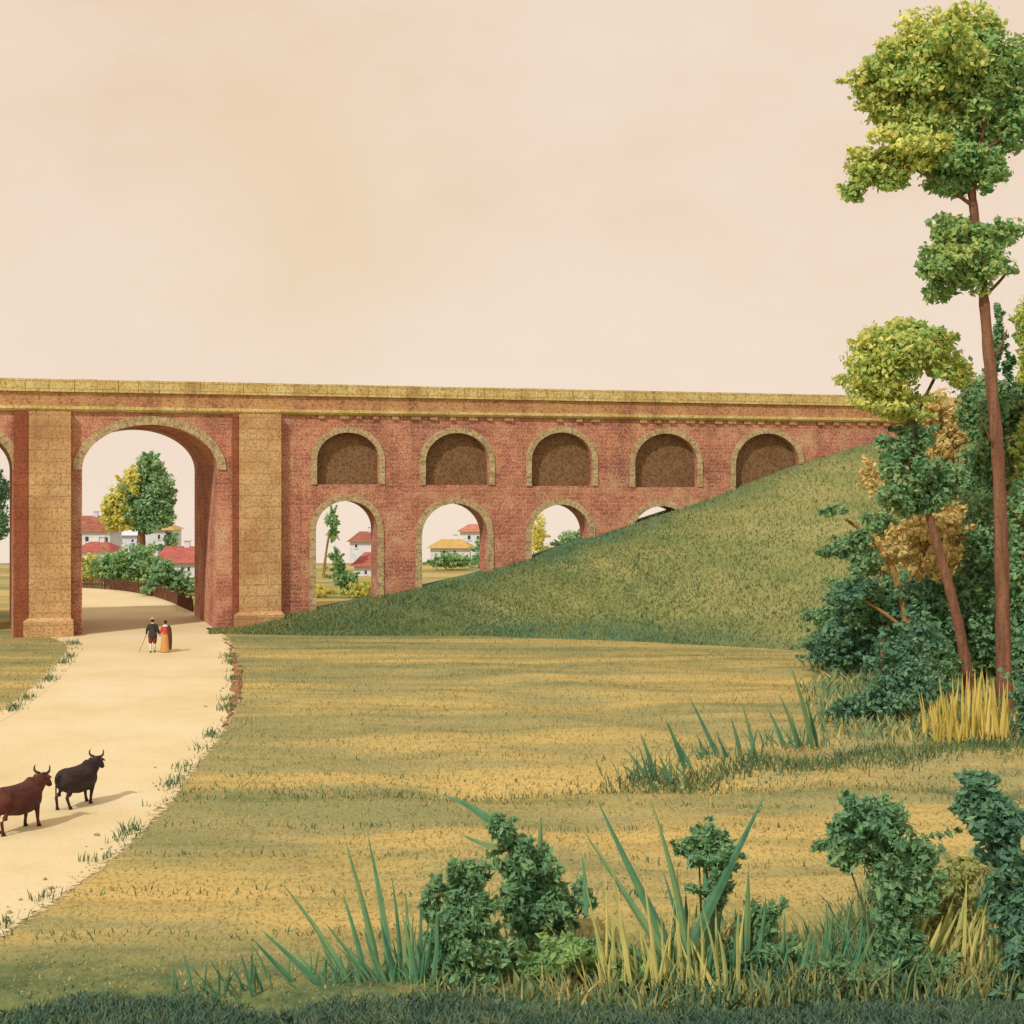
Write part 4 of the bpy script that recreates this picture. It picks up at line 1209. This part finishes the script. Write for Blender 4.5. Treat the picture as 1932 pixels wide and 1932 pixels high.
# paling fence along the road beyond the arch
fl = smooth_line([gnd(96, 1107), gnd(160, 1110), gnd(230, 1115), gnd(300, 1128), gnd(362, 1156)], 2)
fl = [p + Vector((0.0, 0.35, 0)) for p in fl]
fn = thing('paling_fence', 'brown wooden paling fence curving along the road beyond the wide arch', 'fence', fl[len(fl) // 2])
fd = dense(fl, 0.16)
m = MB()
for i, p in enumerate(fd):
    m.tube([p + Vector((0, 0, -0.05)), p + Vector((random.uniform(-.02, .02), 0, random.uniform(0.72, 0.86)))], [0.05, 0.035], 5)
m.build('slat_panel', M['fence'], fn)
m = MB(); m.tube([p + Vector((0, .05, .28)) for p in fd], [0.03] * len(fd), 5); m.tube([p + Vector((0, .05, .6)) for p in fd], [0.03] * len(fd), 5)
m.build('rail', M['fence'], fn)
for p in fd[::16]:
    m = MB(); m.box(p.x - .06, p.x + .06, p.y + .08, p.y + .2, -0.1, 0.95); m.build('post', M['fence'], fn)


# ------------------------------------------------------------------ cattle
def ox(label, loc, rz, hide, head_yaw, sc=1.0, gait=0.0, horn_r=1.0):
    t = thing('bull', label, 'bull', loc, rz, 'oxen walking up the path')
    b = MB()
    b.tube([(-.80, 0, .98), (-.73, 0, .96), (-.60, 0, .91), (-.36, 0, .84), (0, 0, .80), (.32, 0, .82), (.55, 0, .89), (.70, 0, .97)],
           [(.10, .14), (.24, .27), (.32, .34), (.36, .38), (.39, .41), (.36, .42), (.28, .38), (.15, .22)], 14, up=(0, 0, 1))
    b.tube([(.26, 0, 1.12), (.44, 0, 1.20), (.62, 0, 1.16)], [.12, .14, .11], 10)           # withers
    hd = Matrix.Translation((.80, 0, 1.14)) @ Matrix.Rotation(head_yaw, 4, 'Z') @ Matrix.Translation((-.80, 0, -1.14))
    H = lambda p: tuple(hd @ Vector(p))
    b.tube([(.45, 0, .98), (.66, 0, 1.06), (.80, 0, 1.15), H((.93, 0, 1.22))], [(.26, .31), (.21, .27), (.17, .22), (.13, .16)], 12, up=(0, 0, 1))
    b.tube([(.58, 0, .78), (.74, 0, .92), (.84, 0, 1.02)], [(.04, .12), (.035, .12), (.03, .08)], 8, up=(0, 0, 1))   # dewlap
    b.tube([H(p) for p in ((.86, 0, 1.27), (.98, 0, 1.24), (1.12, 0, 1.12), (1.24, 0, 1.0), (1.30, 0, .95))], [(.11, .10), (.125, .13), (.10, .115), (.085, .085), (.07, .06)], 12, up=(0, 0, 1))
    for s in (-1, 1):
        b.tube([H((.90, .09 * s, 1.25)), H((.90, .20 * s, 1.27)), H((.92, .30 * s, 1.22))], [(.03, .03), (.025, .06), (.01, .02)], 8, up=(0, 0, 1))    # ears
        g_ = gait * s
        b.tube([(.46, .16 * s, .92), (.50, .17 * s, .66), (.50 + g_ * .4, .16 * s, .42), (.49 + g_ * .7, .16 * s, .22), (.50 + g_, .16 * s, .07)], [(.12, .16), (.09, .11), .062, .043, .05], 10)
        b.tube([(-.58, .15 * s, .92), (-.50, .17 * s, .66), (-.60 - g_ * .3, .16 * s, .44), (-.70 - g_ * .5, .155 * s, .38), (-.64 - g_ * .8, .155 * s, .18), (-.61 - g_, .155 * s, .07)], [(.16, .22), (.12, .16), (.07, .09), .055, .042, .048], 10)
    body = remeshed('body', b, 0.022, hide, t, 4)
    for s in (-1, 1):
        h = MB()
        h.tube([H(p) for p in ((.92, .08 * s, 1.33), (.90, .17 * s, 1.36), (.89, .225 * s, 1.42), (.90, .232 * s, 1.50), (.93, .205 * s, 1.57))], [.034 * horn_r, .032 * horn_r, .027 * horn_r, .019 * horn_r, .006], 8)
        h.build('horn', M['horn'], t, smooth=True, local=True)
        e = MB(); e.ball(H((1.04, .108 * s, 1.2)), .022); e.build('eye', M['hoof'], t, smooth=True, local=True)
        g_ = gait * s
        for x in (.50 + g_, -.61 - g_):
            f = MB(); f.tube([(x + .02, .158 * s, 0.0), (x + .01, .158 * s, .08)], [.066, .05], 10); f.build('hoof', M['hoof'], t, local=True)
    tl = MB()
    tl.tube([(-.80, 0, 1.04), (-.90, 0, .98), (-.92, .02, .75), (-.91, .03, .5), (-.90, .03, .40), (-.90, .03, .26)], [.035, .032, .024, .02, .045, .01], 8)
    tl.build('tail', hide, t, smooth=True, local=True)
    t.scale = (sc, sc, sc)
    return t


ox('black brown ox with curved horns, the one ahead on the path', gnd(146, 1521), R(66), M['ox_black'], R(12), 0.86, 0.10, 1.2)
ox('reddish brown ox with dark hindquarters, the one cut by the left picture edge', gnd(34, 1567), R(64), M['ox_brown'], R(12), 0.92, -0.08, 1.2)


# ------------------------------------------------------------------ the walkers
def hand(b, wrist, down, side, curl=0.5):
    """palm, four unequal curled fingers and a thumb"""
    w, d, s = Vector(wrist), Vector(down).normalized(), Vector(side).normalized()
    n = d.cross(s).normalized()
    b.tube([w, w + d * .04, w + d * .095], [(.026, .020), (.040, .016), (.040, .015)], 8, up=tuple(n))
    for i, (o, ln) in enumerate(((-.030, .062), (-.010, .074), (.010, .070), (.029, .052))):
        p0 = w + d * .085 + s * o
        p1 = p0 + d * ln * .5 + n * .004
        p2 = p1 + (d * (1 - curl) + n * curl).normalized() * ln * .5
        b.tube([p0, p1, p2], [.0105, .0098, .008], 6)
    q = w + d * .03 - s * .03
    b.tube([q, q - s * .028 + d * .03 + n * .01, q - s * .02 + d * .06 + n * .025], [.013, .0115, .009], 6)


def walker(name_label, loc, rz, h, arms, stride=0.12, group='walkers on the path'):
    """faces +Y; returns the thing and key points"""
    t = thing('person', name_label, 'person', loc, rz, group)
    k = h / 1.7
    b = MB()
    b.tube([(0, 0, .84), (0, 0, .95), (0, .01, 1.10), (0, .015, 1.28), (0, 0, 1.40), (0, 0, 1.44)], [(.15, .10), (.165, .115), (.135, .10), (.165, .115), (.15, .09), (.06, .055)], 14, up=(0, 1, 0))
    b.tube([(0, 0, 1.38), (0, .01, 1.50)], [.058, .052], 10)
    b.ball((0, .012, 1.595), (.072, .090, .112), 14, 10)
    b.ball((0, .035, 1.53), (.05, .055, .045), 10, 8)
    b.tube([(0, .098, 1.60), (0, .116, 1.567), (0, .098, 1.558)], [.010, .016, .012], 8)       # nose
    b.tube([(-.022, .090, 1.527), (.022, .090, 1.527)], [.010, .010], 6)                         # mouth
    for s in (-1, 1):
        b.ball((.074 * s, 0, 1.59), (.012, .022, .032), 8, 6)                                    # ears
        b.tube([(.085 * s, 0, .90), (.095 * s, stride * s * .35, .50), (.09 * s, stride * s * .6 - .02, .28), (.088 * s, stride * s - .02, .07)], [.088, .06, .055, .038], 12)
        b.tube([(.088 * s, stride * s - .06, .035), (.09 * s, stride * s + .06, .03), (.092 * s, stride * s + .15, .022)], [(.036, .034), (.042, .03), (.03, .02)], 8)
        e = arms[s]
        b.tube([(.165 * s, 0, 1.385), e[0], e[1]], [.052, .040, .026], 10)
        d = Vector(e[1]) - Vector(e[0])
        hand(b, e[1], d, (0, 1, 0) if abs(d.normalized().y) < .8 else (1, 0, 0))
    for i, v in enumerate(b.v): b.v[i] = (v[0] * k, v[1] * k, v[2] * k)
    remeshed('body', b, 0.009, M['skin'], t, 2)
    return t, k


def cloth(name, mb, k, mat, t, vox=0.014):
    for i, v in enumerate(mb.v): mb.v[i] = (v[0] * k, v[1] * k, v[2] * k)
    return remeshed(name, mb, vox, mat, t, 3)


ARMS1 = {-1: ((-.27, -.03, 1.13), (-.31, .02, .90)), 1: ((.26, -.03, 1.12), (.31, .02, .90))}
p1, k1 = walker('person in straw hat, dark coat and maroon breeches walking with a stick', gnd(288, 1231), R(6), 1.66, ARMS1, 0.10)
c = MB()
c.tube([(0, 0, .74), (0, 0, .92), (0, .01, 1.10), (0, .012, 1.28), (0, 0, 1.40), (0, 0, 1.46)], [(.225, .16), (.215, .155), (.185, .14), (.20, .145), (.175, .115), (.085, .08)], 16, up=(0, 1, 0))
for s in (-1, 1): c.tube([(.16 * s, 0, 1.38), ARMS1[s][0], Vector(ARMS1[s][0]).lerp(Vector(ARMS1[s][1]), .92)], [.085, .075, .055], 10)
cloth('coat', c, k1, M['coat_dark'], p1)
c = MB()
for s in (-1, 1): c.tube([(.085 * s, 0, .90), (.10 * s, .035 * s * .5, .62), (.098 * s, .10 * s * .4, .44)], [.125, .11, .075], 12)
cloth('breeches', c, k1, M['maroon'], p1)
c = MB()
for s in (-1, 1): c.tube([(.096 * s, .10 * s * .38, .47), (.09 * s, .10 * s * .6 - .02, .28), (.088 * s, .10 * s - .02, .10)], [.068, .064, .046], 10)
cloth('stockings', c, k1, M['stocking'], p1, 0.012)
for s in (-1, 1):
    c = MB(); y0 = .10 * s
    c.tube([(.088 * s, y0 - .075, .04), (.09 * s, y0 + .05, .038), (.092 * s, y0 + .165, .028)], [(.045, .045), (.05, .042), (.035, .028)], 10)
    cloth('shoe', c, k1, M['shoe'], p1, 0.01)
c = MB(); c.tube([(0, 0, 1.405), (0, 0, 1.445), (0, 0, 1.475)], [(.13, .10), (.10, .09), (.075, .075)], 12, up=(0, 1, 0)); cloth('collar', c, k1, M['white_cloth'], p1, 0.01)
c = MB(); c.ball((0, -.02, 1.605), (.084, .092, .108)); c.build('hair', M['hair'], p1, smooth=True, local=True).scale = (k1,) * 3
c = MB(); c.tube([(0, 0, 1.655), (0, 0, 1.675)], [.165, .155], 20); c.tube([(0, 0, 1.67), (0, 0, 1.72), (0, 0, 1.76)], [.098, .09, .05], 16)
cloth('hat', c, k1, M['straw_hat'], p1, 0.012)
wst = p1.matrix_basis @ (Vector((-.315, .04, .82)) * k1)
sk = MB(); a0 = wst + Vector((.03, -.02, .12)); a1 = Vector((wst.x - .34, wst.y - .1, 0.0))
sk.tube([a0, a0.lerp(a1, .5), a1], [.016, .015, .012], 8)
stick = sk.build('walking_stick', M['stick'])
tag(stick, 'thin wooden walking stick in the hand of the person with the straw hat', 'walking stick')

ARMS2 = {-1: ((-.24, .02, 1.14), (-.22, .15, .95)), 1: ((.22, -.02, 1.13), (.23, .08, .92))}
p2, k2 = walker('person in red bodice, long orange skirt and brown cloak over one shoulder', gnd(312, 1231), R(20), 1.56, ARMS2, 0.06)
c = MB(); c.tube([(0, 0, .86), (0, 0, .98), (0, .01, 1.08), (0, .02, 1.26), (0, 0, 1.39), (0, 0, 1.43)], [(.18, .14), (.165, .13), (.15, .12), (.18, .14), (.16, .11), (.09, .08)], 16, up=(0, 1, 0))
for s in (-1, 1): c.tube([(.15 * s, 0, 1.37), ARMS2[s][0], Vector(ARMS2[s][0]).lerp(Vector(ARMS2[s][1]), .6)], [.08, .065, .05], 10)
cloth('bodice', c, k2, M['red_cloth'], p2)
c = MB(); c.tube([(0, 0, 1.0), (0, 0, .85), (0, 0, .5), (0, -.01, .2), (0, -.02, .02)], [(.15, .12), (.20, .16), (.23, .20), (.255, .24), (.27, .26)], 20, up=(0, 1, 0)); cloth('skirt', c, k2, M['orange_cloth'], p2)
c = MB(); c.tube([(0, -.01, 1.36), (0, 0, 1.43), (0, 0, 1.47)], [(.18, .13), (.12, .10), (.075, .07)], 14, up=(0, 1, 0)); cloth('neckerchief', c, k2, M['white_cloth'], p2, 0.01)
c = MB(); c.ball((0, -.025, 1.612), (.083, .09, .105)); c.ball((0, -.11, 1.62), .05); c.build('hair', M['hair'], p2, smooth=True, local=True).scale = (k2,) * 3

c = MB()
c.tube([(.13, -.02, 1.40), (.19, -.03, 1.25), (.22, -.04, .95), (.23, -.05, .55), (.22, -.06, .16)], [(.10, .10), (.12, .13), (.12, .14), (.115, .15), (.10, .15)], 14, up=(0, 1, 0))
cloth('cloak', c, k2, M['coat_brown'], p2)

# ------------------------------------------------------------------ sky, sun, camera
SUN_AZ, SUN_EL = R(34), R(44)     # azimuth measured from behind the viewer towards the left
sv = Vector((-math.sin(SUN_AZ) * math.cos(SUN_EL), -math.cos(SUN_AZ) * math.cos(SUN_EL), math.sin(SUN_EL)))
w = bpy.data.worlds.new('World'); scene.world = w; w.use_nodes = True
T = w.node_tree
bg = T.nodes['Background']
bg.inputs['Strength'].default_value = 0.1
tc = T.nodes.new('ShaderNodeTexCoord')
mx = T.nodes.new('ShaderNodeVectorMath'); mx.operation = 'MAXIMUM'
T.links.new(tc.outputs['Generated'], mx.inputs[0]); mx.inputs[1].default_value = (-2, -2, 0.12)
sky = T.nodes.new('ShaderNodeTexSky'); sky.sky_type = 'NISHITA'; sky.sun_disc = False
sky.sun_elevation = SUN_EL
sky.sun_rotation = math.atan2(sv.x, sv.y)
sky.dust_density = 4.0
T.links.new(mx.outputs[0], sky.inputs['Vector'])
# high warm overcast: a thin cream veil with faint drifts
mp = T.nodes.new('ShaderNodeMapping'); mp.inputs['Scale'].default_value = (3.0, 3.0, 5.0)
T.links.new(tc.outputs['Generated'], mp.inputs['Vector'])
nz = T.nodes.new('ShaderNodeTexNoise'); nz.inputs['Scale'].default_value = 1.6; nz.inputs['Detail'].default_value = 7; nz.inputs['Roughness'].default_value = 0.62
T.links.new(mp.outputs[0], nz.inputs['Vector'])
rp = T.nodes.new('ShaderNodeValToRGB')
e = rp.color_ramp.elements
S_ = 10.0
def sc_(c): return tuple(v * S_ for v in srgb(c)[:3]) + (1.0,)
e[0].position = 0.33; e[0].color = sc_((236, 209, 182))
e[1].position = 0.70; e[1].color = sc_((242, 222, 202))
e2 = e.new(0.5); e2.color = sc_((241, 217, 194))
T.links.new(nz.outputs['Fac'], rp.inputs['Fac'])
sxyz = T.nodes.new('ShaderNodeSeparateXYZ'); T.links.new(tc.outputs['Generated'], sxyz.inputs[0])
mr = T.nodes.new('ShaderNodeMapRange'); mr.interpolation_type = 'SMOOTHSTEP'
T.links.new(sxyz.outputs['Z'], mr.inputs['Value']); mr.inputs['From Min'].default_value = -0.05; mr.inputs['From Max'].default_value = 0.30
mr.inputs['To Min'].default_value = 0.75; mr.inputs['To Max'].default_value = 0.0
hz = T.nodes.new('ShaderNodeMix'); hz.data_type = 'RGBA'
T.links.new(mr.outputs[0], hz.inputs[0]); T.links.new(rp.outputs['Color'], hz.inputs[6]); hz.inputs[7].default_value = sc_((247, 229, 211))
dist = T.nodes.new('ShaderNodeVectorMath'); dist.operation = 'DISTANCE'
T.links.new(tc.outputs['Generated'], dist.inputs[0]); dist.inputs[1].default_value = Vector((-0.128, 1.0, 0.175)).normalized()
dn = T.nodes.new('ShaderNodeMath'); dn.operation = 'MULTIPLY_ADD'
T.links.new(nz.outputs['Fac'], dn.inputs[0]); dn.inputs[1].default_value = 0.12; T.links.new(dist.outputs['Value'], dn.inputs[2])
vm = T.nodes.new('ShaderNodeMapRange'); vm.interpolation_type = 'SMOOTHSTEP'
T.links.new(dn.outputs[0], vm.inputs['Value']); vm.inputs['From Min'].default_value = 0.06; vm.inputs['From Max'].default_value = 0.20
vm.inputs['To Min'].default_value = 0.55; vm.inputs['To Max'].default_value = 0.0
veil = T.nodes.new('ShaderNodeMix'); veil.data_type = 'RGBA'
T.links.new(vm.outputs[0], veil.inputs[0]); T.links.new(hz.outputs[2], veil.inputs[6]); veil.inputs[7].default_value = sc_((236, 207, 168))
mxr = T.nodes.new('ShaderNodeMix'); mxr.data_type = 'RGBA'; mxr.inputs[0].default_value = 0.03
T.links.new(veil.outputs[2], mxr.inputs[6]); T.links.new(sky.outputs['Color'], mxr.inputs[7])
T.links.new(mxr.outputs[2], bg.inputs['Color'])

sd = bpy.data.lights.new('sun', 'SUN'); sd.energy = 2.7; sd.angle = R(0.8); sd.color = (1.0, 0.93, 0.82)
so = bpy.data.objects.new('sun', sd); C.objects.link(so)
so.rotation_euler = sv.to_track_quat('Z', 'Y').to_euler()
so.location = (-30, -30, 60)

cd = bpy.data.cameras.new('camera'); co_ = bpy.data.objects.new('camera', cd); C.objects.link(co_)
co_.location = (0, 0, CAM_H); co_.rotation_euler = (R(90), 0, 0)
cd.sensor_width = 36; cd.lens = 36 * F / 1932; cd.shift_y = -(966 - HZ) / 1932
cd.clip_start = 0.1; cd.clip_end = 20000
scene.camera = co_
scene.view_settings.view_transform = 'Standard'
scene.view_settings.look = 'None'
scene.view_settings.exposure = 0.0
scene.view_settings.gamma = 1.0
